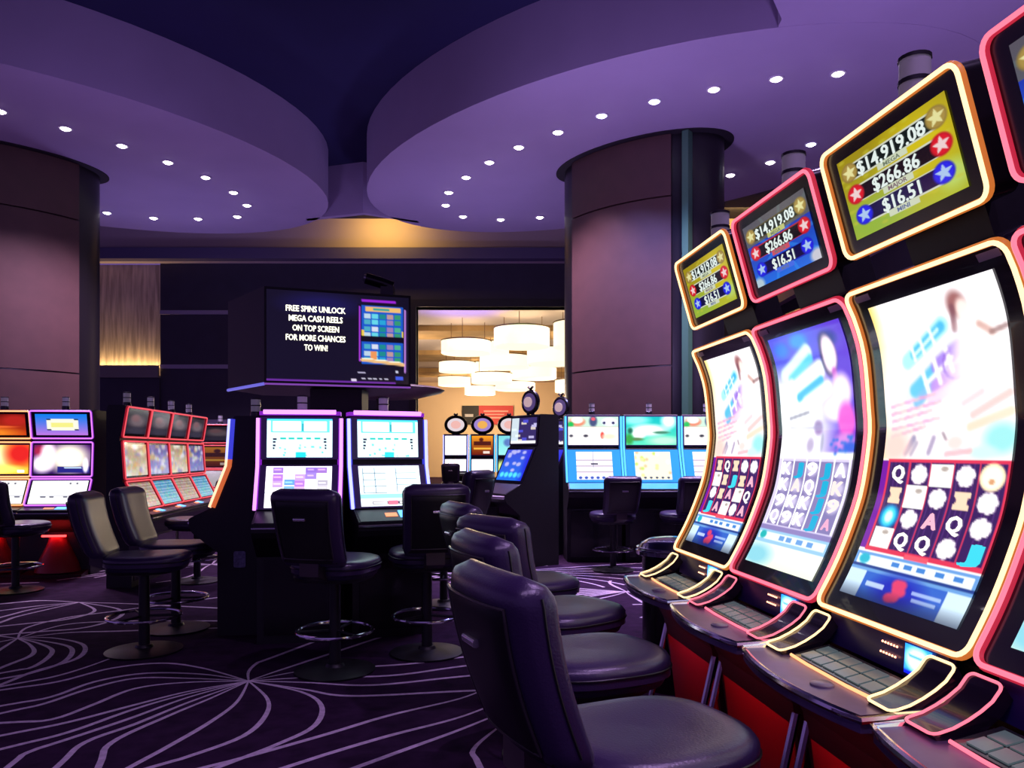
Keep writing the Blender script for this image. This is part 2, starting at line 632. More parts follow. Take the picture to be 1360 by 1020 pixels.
# textured wall-covering panel at the left of the back wall
wp = mat('wall_covering', rgb(196, 178, 160), 0.75)
nt = wp.node_tree
tc = nt.nodes.new('ShaderNodeTexCoord')
mp = nt.nodes.new('ShaderNodeMapping')
mp.inputs['Scale'].default_value = (14, 1, 1.2)
nz = nt.nodes.new('ShaderNodeTexNoise')
nz.inputs['Scale'].default_value = 1.0
nz.inputs['Detail'].default_value = 5
cr = nt.nodes.new('ShaderNodeValToRGB')
cr.color_ramp.elements[0].position = 0.35
cr.color_ramp.elements[0].color = (*rgb(160, 142, 130), 1)
cr.color_ramp.elements[1].position = 0.65
cr.color_ramp.elements[1].color = (*rgb(214, 196, 178), 1)
nt.links.new(tc.outputs['Object'], mp.inputs[0])
nt.links.new(mp.outputs[0], nz.inputs['Vector'])
nt.links.new(nz.outputs['Fac'], cr.inputs[0])
nt.links.new(cr.outputs[0], nt.nodes['Principled BSDF'].inputs['Base Color'])
zc0 = EYE + (HZ - 487) / F * BW
wl2 = MB().box(-14, X(213, BW), BW + 0.12, BW + 0.3, zc0, zb).build('wall_covering', wp)
tag(wl2, 'beige woven wall covering lit by a warm cove', kind='structure')
wl3 = MB().box(-14, X(213, BW), BW - 0.05, BW + 0.3, 0, zc0 - 0.25).build('wall_back_lower', DARKW)
tag(wl3, 'dark lower wall left of the panelled back wall', kind='structure')
wl4 = MB().box(-14, X(213, BW), BW - 0.12, BW - 0.05, zc0 - 0.25, zc0 + 0.02).box(-14, X(213, BW), BW - 0.05, BW + 0.12, zc0 - 0.25, zc0 - 0.2).build('trim_3', mat('ledge_paint', rgb(120, 112, 110), 0.6))
tag(wl4, 'grey cove ledge below the woven wall covering', kind='structure')
lamp('cove_strip_lamp', 'AREA', (-8.4, BW + 0.03, zc0 - 0.1), 60, (1.0, 0.66, 0.26), 5.0, (-8.4, BW + 0.10, zc0 + 1.0), sy=0.06)

# right wall with banded bulkhead
RW = 5.6
wr = MB().box(RW + 0.2, RW + 0.4, -5, BW, 0, 4.5).build('wall_right', DARKW)
tag(wr, 'dark wall behind the near row of machines', kind='structure')
wr2 = MB().box(RW + 0.05, RW + 0.4, -5, BW, 4.5, 5.0).build('trim_4', BULK)
tag(wr2, 'lilac band high on the right wall', kind='structure')
wr3 = MB().box(RW + 0.1, RW + 0.4, -5, BW, 5.0, 5.25).build('trim_5', mat('brown_band', rgb(92, 70, 62), 0.6))
tag(wr3, 'brown band high on the right wall', kind='structure')
wr4 = MB().box(RW, RW + 0.4, -5, BW, 5.25, SZ + 0.002).build('trim_6', mat('cream_band', rgb(214, 178, 140), 0.7))
tag(wr4, 'cream cornice band under the right soffit', kind='structure')


# columns
def column(name, c, ang, label, spans):
    root = bpy.data.objects.new(name, None)
    C.objects.link(root)
    root.location = (c[0], c[1], 0)
    root.rotation_euler = (0, 0, ang)
    tag(root, label, None, kind='structure')
    a, b = 1.25, 0.62
    MB().prism_z(ellipse((0, 0), 0, a, b, 64), 0, SZ).build('core', COLK, root, True)
    MB().prism_z(ellipse((0, 0), 0, a + 0.13, b + 0.13, 64), SZ - 0.012, SZ + 0.003).build('ceiling_recess', mat('recess', rgb(30, 24, 34), 0.8), root, True)
    for a0, a1 in spans:
        for z0, z1 in ((0.15, 2.475), (2.497, 4.705), (4.727, SZ - 0.02)):
            n = 22
            outer = []
            inner = []
            for i in range(n + 1):
                t = R(a0 + (a1 - a0) * i / n)
                outer.append(((a + 0.05) * math.cos(t), (b + 0.05) * math.sin(t)))
                inner.append(((a - 0.02) * math.cos(t), (b - 0.02) * math.sin(t)))
            MB().prism_z(outer + inner[::-1], z0, z1).build('column_panel', COLP, root, True)
    return root


colr = column('column_right', (1.83, 11.0), AXR, 'large oval column clad in mauve panels behind the cyan machines', [(231, 307), (40, 140)])
coll = column('column_left', (-7.3, 11.0), AXL, 'large oval column clad in mauve panels at the left edge', [(225, 313), (40, 140)])
MB().box(0.93, 1.02, -0.52, -0.40, 0, SZ - 0.02).build('edge_strip', mat('green_strip', rgb(70, 112, 88), 0.4), colr)

# downlights
DOWN = [(0, 147, 'w'), (87, 170, 'w'), (162, 193, 'w'), (223, 215, 'w'), (273, 235, 'w'), (310, 255, 'w'), (328, 272, 'w'), (315, 287, 'w'),
        (263, 290, 'w'), (204, 289, 'w'), (142, 282, 'b'),
        (1113, 97, 'w'), (1031, 104, 'w'), (948, 118, 'p'), (869, 134, 'b'), (799, 153, 'b'), (741, 175, 'w'), (689, 195, 'w'),
        (650, 215, 'w'), (619, 235, 'w'), (596, 255, 'w'), (592, 272, 'w'), (615, 287, 'w'), (665, 291, 'w'), (717, 288, 'w'),
        (970, 232, 'w'), (1023, 215, 'w'), (1077, 191, 'b')]
DLC = {'w': ((0.86, 0.60, 1.0), neon('lens_white', (1.0, 0.9, 1.0), 14)), 'b': ((0.30, 0.32, 1.0), neon('lens_blue', (0.62, 0.66, 1.0), 14)),
       'p': ((1.0, 0.6, 0.85), neon('lens_pink', (1.0, 0.8, 0.92), 14))}
left_names = ['farthest left, at the edge of the photo', 'second from the left edge', 'third from the left edge', 'fourth from the left edge', 'fifth from the left edge',
              'sixth, near the tip of the left disc', 'at the tip of the left disc ring', 'just past the tip on the far side of the left disc', 'second along the far side of the left disc',
              'third along the far side of the left disc', 'bluish, beside the left column']
right_names = ['upper right, closest to the near machines', 'second from the upper right of the near side', 'pinkish one on the near side of the right disc', 'right one of two blue on the near side',
               'left one of two blue on the near side', 'next left of the two blue ones', 'two left of the blue ones', 'three left of the blue ones', 'four left of the blue ones', 'just before the tip of the right disc ring',
               'at the tip of the right disc ring', 'just past the tip on the far side of the right disc', 'middle of the far side of the right disc', 'next to the column on the far side of the right disc',
               'just right of the right column', 'right of the column, behind a beacon', 'bluish, above the middle top screen']
ring_me = lens_me = None
for i, (u, v, k) in enumerate(DOWN):
    d = (SZ - EYE) * F / (HZ - v)
    p = P(u, v, d)
    nm = (left_names + right_names)[i]
    t = thing('downlight', 'round recessed ceiling downlight, ' + nm, 'downlight', (p.x, p.y, SZ), 0, 'recessed downlights in the soffit discs')
    if ring_me is None:
        r_ = MB().loft([[(rr * math.cos(2 * PI * q / 20), rr * math.sin(2 * PI * q / 20), z) for q in range(20)] for rr, z in ((0.085, 0.0), (0.085, -0.012), (0.064, -0.014), (0.062, 0.0))], cap=False).build('trim_ring', mat('trim_ring', (0.6, 0.55, 0.65), 0.4), t, True)
        ring_me = r_.data
    else:
        r_ = bpy.data.objects.new('trim_ring', ring_me)
        C.objects.link(r_)
        r_.parent = t
    MB().revolve([(0.0, -0.004), (0.063, -0.006), (0.063, -0.012), (0.04, -0.028), (0.0, -0.034)], 16).build('lens', DLC[k][1], t, True)
    sp = lamp('downlight_lamp', 'SPOT', (p.x, p.y, SZ - 0.05), 420, DLC[k][0], 0.06, (p.x, p.y, 0), angle=R(95), blend=0.7)

# ------------------------------------------------------------------ far room seen through the opening
FY = 41.0
FZ = 5.05
far = []
ff = MB().box(-9, 9, BW + 0.3, FY, -0.1, 0).build('floor_far', CARPET)
tag(ff, kind='structure')
fc = MB().box(-9, 9, BW + 0.3, FY, FZ, FZ + 0.1).build('ceiling_far', mat('far_ceiling', rgb(214, 196, 186), 0.8))
tag(fc, 'cream ceiling of the bright room beyond the opening', kind='structure')
for k, (y0, y1) in enumerate(((22.5, 24.2), (28.0, 30.2), (34.0, 36.5))):
    tag(MB().box(-9, 9, y0, y1, FZ - 0.16, FZ + 0.001).build('trim_%d' % (7 + k), mat('beam_slats', rgb(196, 158, 104), 0.7, noise=0.15, nscale=2)), 'tan ceiling panel in the bright room, number %d going back' % (k + 1), kind='structure')
fw = MB().box(-9, 9, FY, FY + 0.2, 0, FZ).build('wall_far', BEIGE)
tag(fw, 'beige end wall of the bright room', kind='structure')
tag(MB().box(-9.2, -9, BW + 0.3, FY, 0, FZ).build('wall_far_left', BEIGE), kind='structure')
tag(MB().box(9, 9.2, BW + 0.3, FY, 0, FZ).build('wall_far_right', BEIGE), kind='structure')
lamp('far_wash', 'SPOT', (X(610, 19.5), 19.5, 2.8), 500, (0.35, 0.25, 1.0), 0.2, (X(612, 20), 20.0, FZ), angle=R(70), blend=1)
lamp('far_wash', 'SPOT', (X(695, 19.5), 19.5, 3.6), 70, (0.1, 1.0, 0.4), 0.2, (X(697, 20), 20.0, FZ), angle=R(40), blend=1)
lamp('far_room_fill', 'POINT', (-1.5, 37.0, 3.6), 520, (1.0, 0.74, 0.46), 0.5)  # fill points added to brighten the far room, no fixtures
lamp('far_room_fill', 'POINT', (3.0, 30.0, 3.2), 420, (1.0, 0.76, 0.50), 0.5)
lamp('far_room_fill', 'POINT', (-3.5, 24.0, 3.0), 300, (1.0, 0.78, 0.56), 0.5)
SHADE = mat('lamp_shade', (0.9, 0.86, 0.75), 0.6, emit=(1.0, 0.84, 0.56), strength=1.4)
RIMK = mat('shade_rim', rgb(120, 92, 60), 0.5)
DR = [(656, 730, 436, 462, 'largest and highest in the middle'), (586, 652, 453, 471, 'upper left one'), (632, 676, 455, 471, 'tucked beside the upper left one'),
      (735, 812, 429, 463, 'cut off by the right column, highest'), (637, 703, 473, 490, 'second row, middle'), (700, 766, 464, 485, 'second row, far right by the column'),
      (583, 631, 481, 495, 'third row, far left'), (618, 657, 482, 494, 'third row, beside the far left one'), (678, 739, 489, 504, 'third row, right'),
      (626, 680, 496, 510, 'fourth row, middle'), (582, 625, 501, 513, 'lowest far left one'), (658, 711, 508, 519, 'lowest right one'), (617, 658, 513, 525, 'lowest middle one'),
      (737, 790, 505, 522, 'lower right one half behind the column')]
for u0, u1, v0, v1, nm in DR:
    dia = {'upper left one': 1.4, 'tucked beside the upper left one': 1.1, 'third row, far left': 1.3, 'lowest right one': 1.8, 'second row, middle': 1.68, 'third row, right': 1.75, 'lower right one half behind the column': 1.7}.get(nm, 1.5)
    dd = min(39.5, dia * F / (u1 - u0), (FZ - 0.25 - EYE) * F / (HZ - v0))
    cx = X((u0 + u1) / 2, dd)
    rad = (u1 - u0) / 2 / F * dd
    zt, zb_ = EYE + (HZ - v0) / F * dd, EYE + (HZ - v1) / F * dd
    zt = min(zt, FZ - 0.25)
    t = thing('drum_pendant_lamp', 'large glowing cream drum pendant lamp, ' + nm, 'lamp', (cx, dd, zb_), 0, 'drum pendant lamps beyond the opening')
    H = zt - zb_
    MB().revolve([(0, 0.03), (rad * 0.97, 0.02), (rad, 0.04), (rad, H - 0.02), (rad * 0.98, H), (0, H)], 40).build('lamp_shade', SHADE, t, True)
    MB().tube([(rad * 1.005 * math.cos(2 * PI * q / 40), rad * 1.005 * math.sin(2 * PI * q / 40), H) for q in range(40)], 0.018, 6, True).build('top_rim', RIMK, t, True)
    cb = MB()
    for q in range(3):
        a_ = 2 * PI * q / 3 + 0.4
        cb.tube([(rad * 0.8 * math.cos(a_), rad * 0.8 * math.sin(a_), H), (rad * 0.8 * math.cos(a_), rad * 0.8 * math.sin(a_), FZ - 0.02 - zb_)], 0.01, 5)
    cb.build('suspension_cable', RIMK, t)

# banner on the far wall
bd = 39.0
bx0, bx1 = X(612, bd), X(680, bd)
bz0, bz1 = EYE + (HZ - 562) / F * bd, EYE + (HZ - 537) / F * bd
bt = thing('wall_banner', 'wide black and red banner on the beige end wall', 'banner', ((bx0 + bx1) / 2, FY - 0.12, bz0))
kx = (FY - 0.12) / bd
hw = (bx1 - bx0) / 2 * kx
hh = (bz1 - bz0) * kx
MB().box(-hw, hw, 0, 0.06, 0, hh).build('backing', mat('banner_black', rgb(20, 18, 22), 0.6), bt)
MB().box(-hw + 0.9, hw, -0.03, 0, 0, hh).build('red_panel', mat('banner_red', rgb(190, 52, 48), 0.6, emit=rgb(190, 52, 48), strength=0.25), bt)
for q, (z0, z1, a_, b_) in enumerate(((0.66, 0.74, -0.2, 1.1), (0.50, 0.56, -0.2, 0.9), (0.32, 0.40, -0.2, 1.15))):
    MB().box(a_, b_, -0.05, -0.03, z0 * hh, z1 * hh).build('print_line', mat('banner_print', rgb(226, 170, 160), 0.6), bt)
MB().box(-hw + 0.15, -hw + 0.6, -0.03, 0, 0.4 * hh, 0.55 * hh).build('print_line', mat('banner_print2', rgb(190, 186, 190), 0.6), bt)


# ------------------------------------------------------------------ parts shared by machines
def beacon(parent, x, y, z, r=0.038, h=0.15):
    b = MB().revolve([(r * 1.15, 0), (r * 1.15, h * .25), (r * 0.9, h * .32)], 18)
    o = b.build('beacon', BEACONK, parent, True, (x, y, z))
    MB().revolve([(r, h * .30), (r, h * .58)], 18).build('lens_tier', BEACON, o, True)
    MB().revolve([(r, h * .64), (r, h * .92)], 18).build('lens_tier', BEACON, o, True)
    MB().revolve([(r * 1.06, h * .58), (r * 1.06, h * .64)], 18).build('ring', BEACONK, o, True)
    MB().revolve([(r * 1.06, h * .92), (r * 1.06, h * .97), (r * .6, h)], 18).build('cap', BEACONK, o, True)
    return o


def plane_fn(w, p0, p1, off=0.0, mx=0.0, mz=0.0):
    """flat panel of width w between (y,z) p0 (bottom) and p1 (top), margins, offset to the front (-y side)"""
    a, b = Vector((p0[0], p0[1])), Vector((p1[0], p1[1]))
    d = (b - a)
    L = d.length
    d.normalize()
    n = Vector((-d.y, d.x))
    if n.x > 0:
        n = -n

    def fn(s, t):
        q = a + d * (mz + (L - 2 * mz) * t) + n * off
        return ((s - 0.5) * (w - 2 * mx), q.x, q.y)
    fn.L = L - 2 * mz
    fn.W = w - 2 * mx
    return fn


def frame_tube(fn, W, L, r_corner, inset=0.0, step=0.05):
    pts = densify(rrect(W - 2 * inset, L - 2 * inset, r_corner), step)
    return [fn(x / W + 0.5, y / L + 0.5) for x, y in pts]


def neon_outline(parent, mk, W, L, col, r=0.006, rc=0.025, step=0.06):
    """mk(off) -> surface function; a bright core tube riding on a wider, dimmer coloured tube that imitates its glow"""
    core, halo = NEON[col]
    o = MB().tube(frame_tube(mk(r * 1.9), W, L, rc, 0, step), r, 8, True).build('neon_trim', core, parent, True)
    MB().tube(frame_tube(mk(0.002), W, L, rc, 0, step), r * 1.55, 8, True).build('glow_tube', halo, o, True)  # halo of the neon built as a wider emissive tube
    return o


def panel(parent, name, fn, m, thick=0.03):
    """slab whose front face is fn"""
    q = [Vector(fn(s, t)) for s, t in ((0, 0), (1, 0), (1, 1), (0, 1))]
    n = (q[1] - q[0]).cross(q[3] - q[0]).normalized()
    if n.y > 0:
        n = -n
    return MB().add([tuple(p) for p in q] + [tuple(p - n * thick) for p in q],
                    [(0, 1, 2, 3), (7, 6, 5, 4), (0, 4, 5, 1), (1, 5, 6, 2), (2, 6, 7, 3), (3, 7, 4, 0)]).build(name, m, parent)


# ------------------------------------------------------------------ near row: machines with tall curved screens
PROF = [(0.264, 0.875), (0.332, 1.00), (0.388, 1.133), (0.421, 1.237), (0.445, 1.397), (0.443, 1.484), (0.426, 1.658), (0.391, 1.774), (0.356, 1.842)]
# resample the profile smoothly by arc length (Catmull-Rom)


def catmull(pts, n):
    pts = [Vector(p) for p in pts]
    out = []
    m = len(pts)
    for i in range(m - 1):
        p0, p1, p2, p3 = pts[max(0, i - 1)], pts[i], pts[i + 1], pts[min(m - 1, i + 2)]
        for k in range(12):
            t = k / 12
            out.append(0.5 * ((2 * p1) + (-p0 + p2) * t + (2 * p0 - 5 * p1 + 4 * p2 - p3) * t * t + (-p0 + 3 * p1 - 3 * p2 + p3) * t ** 3))
    out.append(pts[-1])
    L = [0]
    for a, b in zip(out, out[1:]):
        L.append(L[-1] + (b - a).length)
    res = []
    for k in range(n):
        s = L[-1] * k / (n - 1)
        j = max(0, min(len(out) - 2, next((i for i in range(len(L) - 1) if L[i + 1] >= s), len(out) - 2)))
        t = (s - L[j]) / max(1e-9, L[j + 1] - L[j])
        res.append(out[j].lerp(out[j + 1], t))
    return res, L[-1]


PR, PLEN = catmull(PROF, 81)


def prof(t, off):
    t = max(0.0, min(1.0, t))
    x = t * 80
    i = min(79, int(x))
    p = PR[i].lerp(PR[i + 1], x - i)
    d = (PR[min(80, i + 1)] - PR[max(0, i)]).normalized()
    n = Vector((-d.y, d.x))
    if n.x > 0:
        n = -n
    return p + n * off


def curve_fn(w, off, mx, mb, mt):
    def fn(s, t):
        tt = (mb + (PLEN - mb - mt) * t) / PLEN
        q = prof(tt, off)
        return ((s - 0.5) * (w - 2 * mx), q.x, q.y)
    fn.W = w - 2 * mx
    fn.L = PLEN - mb - mt
    return fn


def art_yellow(seed):
    c = Canvas(104, 190, (0.99, 0.97, 0.98))
    # artwork half: pale with a title in cyan, a figure and pink copy
    c.mix(np.clip((0.10 - c.x) / 0.10, 0, 1) * (c.y < .52), (1.0, .86, .45))
    c.blob(.12, .33, .22, .20, (1, .93, .90), 1.2)
    # slanted title in two rows: cyan and violet strokes carrying white ones
    for x0, y0, x1, y1, w, cl in ((.24, .205, .56, .115, .050, (.62, .90, .95)), (.30, .185, .55, .118, .030, (.24, .70, .90)), (.28, .150, .31, .205, .012, (1, 1, 1)), (.36, .132, .39, .188, .012, (1, 1, 1)),
                                  (.45, .110, .48, .165, .012, (1, 1, 1)), (.30, .19, .52, .125, .010, (.92, 1, 1)),
                                  (.26, .315, .66, .185, .075, (.86, .88, .98)), (.28, .300, .46, .245, .040, (.32, .74, .88)), (.30, .34, .42, .29, .035, (.45, .72, .90)), (.48, .235, .66, .190, .045, (.62, .48, .88)),
                                  (.46, .295, .66, .255, .045, (.74, .56, .92)), (.36, .245, .40, .310, .016, (1, 1, 1)), (.46, .215, .50, .285, .016, (1, 1, 1)), (.56, .19, .60, .255, .016, (1, 1, 1)), (.38, .285, .60, .215, .013, (1, 1, 1)),
                                  (.42, .335, .62, .300, .035, (.96, .82, .96))):
        c.line(x0, y0, x1, y1, w, cl, .92)
    for q in range(16):
        a0 = q * .38
        c.line(.62 + .09 * math.cos(a0), .235 + .045 * math.sin(a0), .62 + .09 * math.cos(a0 + .4), .235 + .045 * math.sin(a0 + .4), .007, (.50, .32, .78), .8 if q < 11 else 0)
    # figure in pale dress, arm raised
    c.blob(.70, .065, .065, .040, (.62, .40, .40), .6).line(.665, .07, .65, .135, .020, (.50, .32, .36), .85)
    c.blob(.735, .085, .045, .034, (.99, .90, .87), .5)
    c.blob(.80, .20, .16, .11, (1, .96, .95), .6).line(.82, .135, .90, .165, .018, (.80, .62, .58), .8).line(.89, .165, .99, .155, .014, (.56, .42, .42), .8)
    c.blob(.76, .33, .20, .13, (1, .94, .95), .9)
    c.line(.66, .355, .80, .325, .016, (.97, .78, .80), .7).line(.72, .39, .98, .335, .020, (.95, .72, .70), .7).line(.70, .425, .98, .385, .024, (.97, .82, .68), .7)
    c.blob(.92, .46, .12, .045, (.62, .90, .90), .8).blob(.80, .50, .10, .02, (.80, .95, .92), .8)
    for i, y in enumerate((.335, .360, .385, .410, .435)):
        n0 = (.40, .44, .36, .42, .30)[i]
        for q in range(9):
            xa = .06 + n0 * q / 9
            c.line(xa, y + .012 - .030 * q / 9, xa + n0 * .085, y + .012 - .030 * (q + .85) / 9, .010, (.95, .58 + .08 * (q % 3), .76), .8)
    c.line(.20, .50, .26, .455, .022, (.52, .50, .66), .8).line(.25, .505, .29, .47, .016, (.62, .58, .70), .7).line(.40, .50, .43, .455, .018, (.62, .56, .70), .8).line(.33, .50, .35, .44, .030, (1, .95, .96))
    c.line(.54, .505, .72, .495, .016, (.94, .60, .64), .6).blob(.60, .47, .06, .02, (.98, .86, .84), .6).line(.50, .44, .53, .46, .008, (.45, .35, .42), .7)
    c.blob(.10, .48, .12, .05, (1, .82, .78), .9)
    c.blur(1, 0, .525)
    # reels
    c.rect(0, .525, 1, .835, (.45, .12, .62))
    c.mix(((c.y > .525) & (c.y < .835)) * np.clip(c.x / .10, 0, 1) * 0 + 0, (0, 0, 0))
    c.rect(.055, .52, 1, .84, (.86, .22, .34))
    c.rect(.075, .533, .985, .825, (.23, .13, .36))
    for k in range(1, 5):
        x = .075 + .182 * k
        c.rect(x - .006, .533, x + .006, .825, (.80, .22, .36))
    for k in range(24):
        x = .085 + k * .0375
        c.rect(x, .533, x + .008, .825, (.34, .20, .48), .7)
    sym = ['QBWBC', 'KWBkB', 'OBAQB', 'WQQBJ'] if seed == 0 else ['KQKBB', 'WKJKA', 'BKAWQ', 'JAWBA']
    let = []
    for r in range(4):
        for k in range(5):
            x, y = .166 + .182 * k, .570 + .073 * r
            ch = sym[r][k]
            if ch == 'W':
                c.rect(x - .088, y - .035, x + .088, y + .035, (1, 1, .99)).blob(x + .02, y - .02, .03, .008, (.7, .65, .62), .6)
            elif ch == 'B':
                for q in range(9):
                    a_ = 2 * PI * q / 9 + RNG.uniform(-.2, .2)
                    c.blob(x + .045 * math.cos(a_), y + .020 * math.sin(a_), .026, .012, (1, .96, .98), .4)
                c.blob(x, y, .042, .020, (1, .98, .99), .5)
            elif ch == 'C':
                c.blob(x, y, .085, .040, (.99, .88, .70), .15).blob(x, y, .07, .033, (1, .97, .90), .3).blob(x, y + .012, .02, .008, (.85, .62, .45), .5)
            elif ch == 'O':
                c.blob(x, y, .085, .042, (.10, .55, .80), .3).blob(x, y, .06, .032, (.30, .85, .95), .3).blob(x, y, .035, .02, (.85, 1, 1), .4)
            elif ch in 'Kk':
                c.rect(x - .055, y - .026, x + .055, y + .026, (.98, .84, .72)).blob(x - .06, y, .02, .012, (.23, .13, .36), .3).blob(x + .06, y, .02, .012, (.23, .13, .36), .3)
            else:
                colr_ = {'Q': (1, .97, .95), 'A': (.98, .70, .78), 'J': (.25, .82, .90)}[ch]
                let.append((ch, x, 1 - y - .022, .105, .050, colr_))
    c.rect(.42, .828, .62, .842, (.97, .35, .42))
    # status bar and advert
    c.rect(0, .842, 1, .905, (.42, .62, .86))
    c.rect(.02, .856, .98, .884, (.93, .97, 1))
    for x in (.34, .45, .56, .70, .84):
        c.rect(x, .858, x + .07, .878, (.28, .52, .82))
    c.blob(.09, .868, .05, .018, (.15, .70, .80), .4)
    c.rect(0, .888, 1, .896, (.16, .26, .55))
    c.rect(0, .905, 1, 1, (.22, .40, .78))
    c.rect(0, .905, .16, 1, (.80, .90, .98)).rect(.84, .905, 1, 1, (.82, .92, .99))
    c.blob(.48, .95, .20, .05, (.14, .18, .70), .8)
    for q in range(7):
        c.blob(.47 + RNG.uniform(-.04, .05), .95 + RNG.uniform(-.025, .025), .045, .016, (.86, .26, .42), .5)
    c.rect(.20, .94, .36, .955, (.85, .92, 1), .8)
    c.rect(.60, .935, .82, .945, (.80, .88, 1), .7).rect(.62, .955, .80, .965, (.80, .88, 1), .7)
    c.mix(np.clip((c.y - .95) / .05, 0, 1) * .55, (.05, .06, .14))
    return c, let


def art_pink(seed):
    c = Canvas(104, 190, (.98, .98, 1))
    m = np.clip((.30 - c.y) / .16, 0, 1) * np.clip((c.x + .15), 0, 1)
    c.mix(np.clip((.22 - c.y) / .10, 0, 1), (.30, .30, .86))
    c.mix(np.clip((c.x - .55) / .3, 0, 1) * (c.y < .50), (.36, .22, .80))
    c.blob(.15, .06, .10, .03, (.10, .45, .95), .9).blob(.42, .04, .12, .03, (.16, .55, .95), .8).blob(.80, .06, .10, .03, (.12, .12, .55), .8)
    for x0, y0, x1, y1, w, cl in ((.12, .17, .50, .09, .06, (.86, .95, 1)), (.20, .19, .52, .12, .035, (.35, .78, .92)), (.22, .24, .62, .17, .07, (.97, .99, 1)), (.30, .27, .62, .215, .035, (.18, .68, .88)),
                                  (.40, .30, .70, .25, .06, (.95, .97, 1)), (.06, .27, .20, .22, .06, (.95, .97, 1)), (.10, .34, .48, .34, .07, (1, 1, 1))):
        c.line(x0, y0, x1, y1, w, cl)
    c.blob(.76, .12, .10, .085, (.16, .10, .30), .25).blob(.77, .12, .085, .075, (1, .90, .96), .3)
    c.line(.80, .19, .82, .25, .03, (.75, .35, .75)).blob(.86, .27, .12, .07, (.98, .90, 1), .5).blob(.78, .33, .14, .05, (.98, .94, 1), .5)
    c.blob(.90, .38, .10, .07, (.95, .35, .80), .5).blob(.88, .46, .12, .035, (.85, .55, .88), .6).blob(.95, .48, .08, .02, (.25, .40, .85), .5)
    for q in range(14):
        c.blob(RNG.uniform(.68, .98), RNG.uniform(.44, .51), .02, .006, (.2, .45, .85), .5)
    c.line(.14, .355, .42, .335, .012, (.45, .40, .50), .8).line(.14, .395, .50, .40, .008, (.65, .6, .7), .7)
    c.blob(.54, .40, .06, .03, (.6, .5, .7), .6).blob(.44, .47, .05, .03, (.75, .70, .82), .6).blob(.60, .46, .02, .04, (.7, .7, .8), .5)
    c.blur(2, 0, .525)
    c.rect(0, .525, 1, .83, (.84, .80, .92))
    for k in range(6):
        x = .05 + .185 * k
        c.rect(x - .010, .525, x + .010, .82, (1, 1, 1))
    for k in range(5):
        c.rect(.065 + .185 * k, .535, .225 + .185 * k, .815, (.52, .48, .68))
    let = []
    sym = ['BJBJB', 'BKBJK', 'BBBJK', 'BBBJA']
    for r in range(4):
        for k in range(5):
            x, y = .145 + .185 * k, .570 + .070 * r
            ch = sym[r][k]
            if ch == 'J':
                let.append(('J', x, 1 - y - .022, .09, .050, (.12, .66, .82)))
            elif ch == 'A':
                let.append(('A', x, 1 - y - .022, .09, .044, (.92, .66, .78)))
            else:
                cl = (1, .98, .98) if ch == 'B' else (.95, .88, .86)
                gl = 'KQ9KAQ9K'[(3 * r + k) % 8]
                let.append((gl, x, 1 - y - .024, .12, .054, cl))
                c.blob(x, y, .07, .026, (.80, .76, .88), .8)
    c.rect(0, .825, 1, .842, (.55, .50, .72))
    c.rect(0, .842, 1, .90, (.60, .78, .92)).rect(.02, .855, .98, .885, (.92, .97, 1))
    for x in (.34, .45, .60, .74):
        c.rect(x, .858, x + .08, .880, (.42, .62, .86))
    c.blob(.09, .868, .05, .018, (.15, .70, .70), .4)
    c.vgrad(.90, 1, (.97, .99, .98), (.93, .96, .86))
    c.blob(.12, .96, .22, .05, (.55, .82, .88), .9)
    return c, let


def top_canvas(kind):
    c = Canvas(140, 106)
    if kind == 'yellow':
        c.vgrad(0, 1, (.66, .58, .06), (.74, .78, .20))
        c.blob(.75, .35, .30, .4, (.88, .80, .10), 1.2).blob(.2, .85, .3, .25, (.62, .76, .25), 1.0).blob(.92, .80, .12, .14, (.78, .88, .42), .8)
        for q in range(40):
            c.blob(RNG.uniform(0, 1), RNG.uniform(0, 1), .03, .02, (.84, .82, .25), .9, k=.5)
    else:
        c.vgrad(0, 1, (.10, .12, .62), (.16, .46, .95))
        for q in range(10):
            a = q * .62
            c.line(.5, .5, .5 + .8 * math.cos(a), .5 + .8 * math.sin(a), .02, (.22, .62, 1), .5)
        c.blob(.96, .94, .09, .10, (.85, .85, .9), .6).blob(.04, .96, .09, .10, (.75, .85, .9), .6)
        c.rect(0, 0, 1, .34, (.45, .42, .30), .75)
    med = [((.62, .52, .25), (.96, .94, .66)), ((.80, .10, .16), (1, .88, .88)), ((.12, .14, .85), (.72, .84, 1))]
    barc = [(.05, .11, .10), (.10, .06, .10), (.05, .05, .28)]
    for k in range(3):
        y = .20 + .28 * k
        hw_, hb = (.37, .36, .33)[k], .085
        rim = [(.35, .30, .12), (.72, .16, .20), (.10, .16, .75)][k]
        c.rect(.5 - hw_ - .01, y - hb - .015, .5 + hw_ + .01, y + hb + .015, (.88, .90, .82) if kind == 'yellow' else rim)
        c.rect(.5 - hw_, y - hb, .5 + hw_, y + hb, barc[k])
        c.rect(.36, y + hb, .64, y + hb + .075, (.86, .90, .78) if kind == 'yellow' else [(.80, .82, .50), (.85, .35, .42), (.30, .45, .95)][k])
        for sx in (-1, 1):
            x = .5 + sx * (hw_ + .03)
            c.blob(x, y - .01, .085, .115, med[k][0], .2)
            c.blob(x, y - .01, .07, .095, tuple(min(1, q * 1.15) for q in med[k][0]), .2)
            c.star(x, y - .01, .060, med[k][1])
    return c


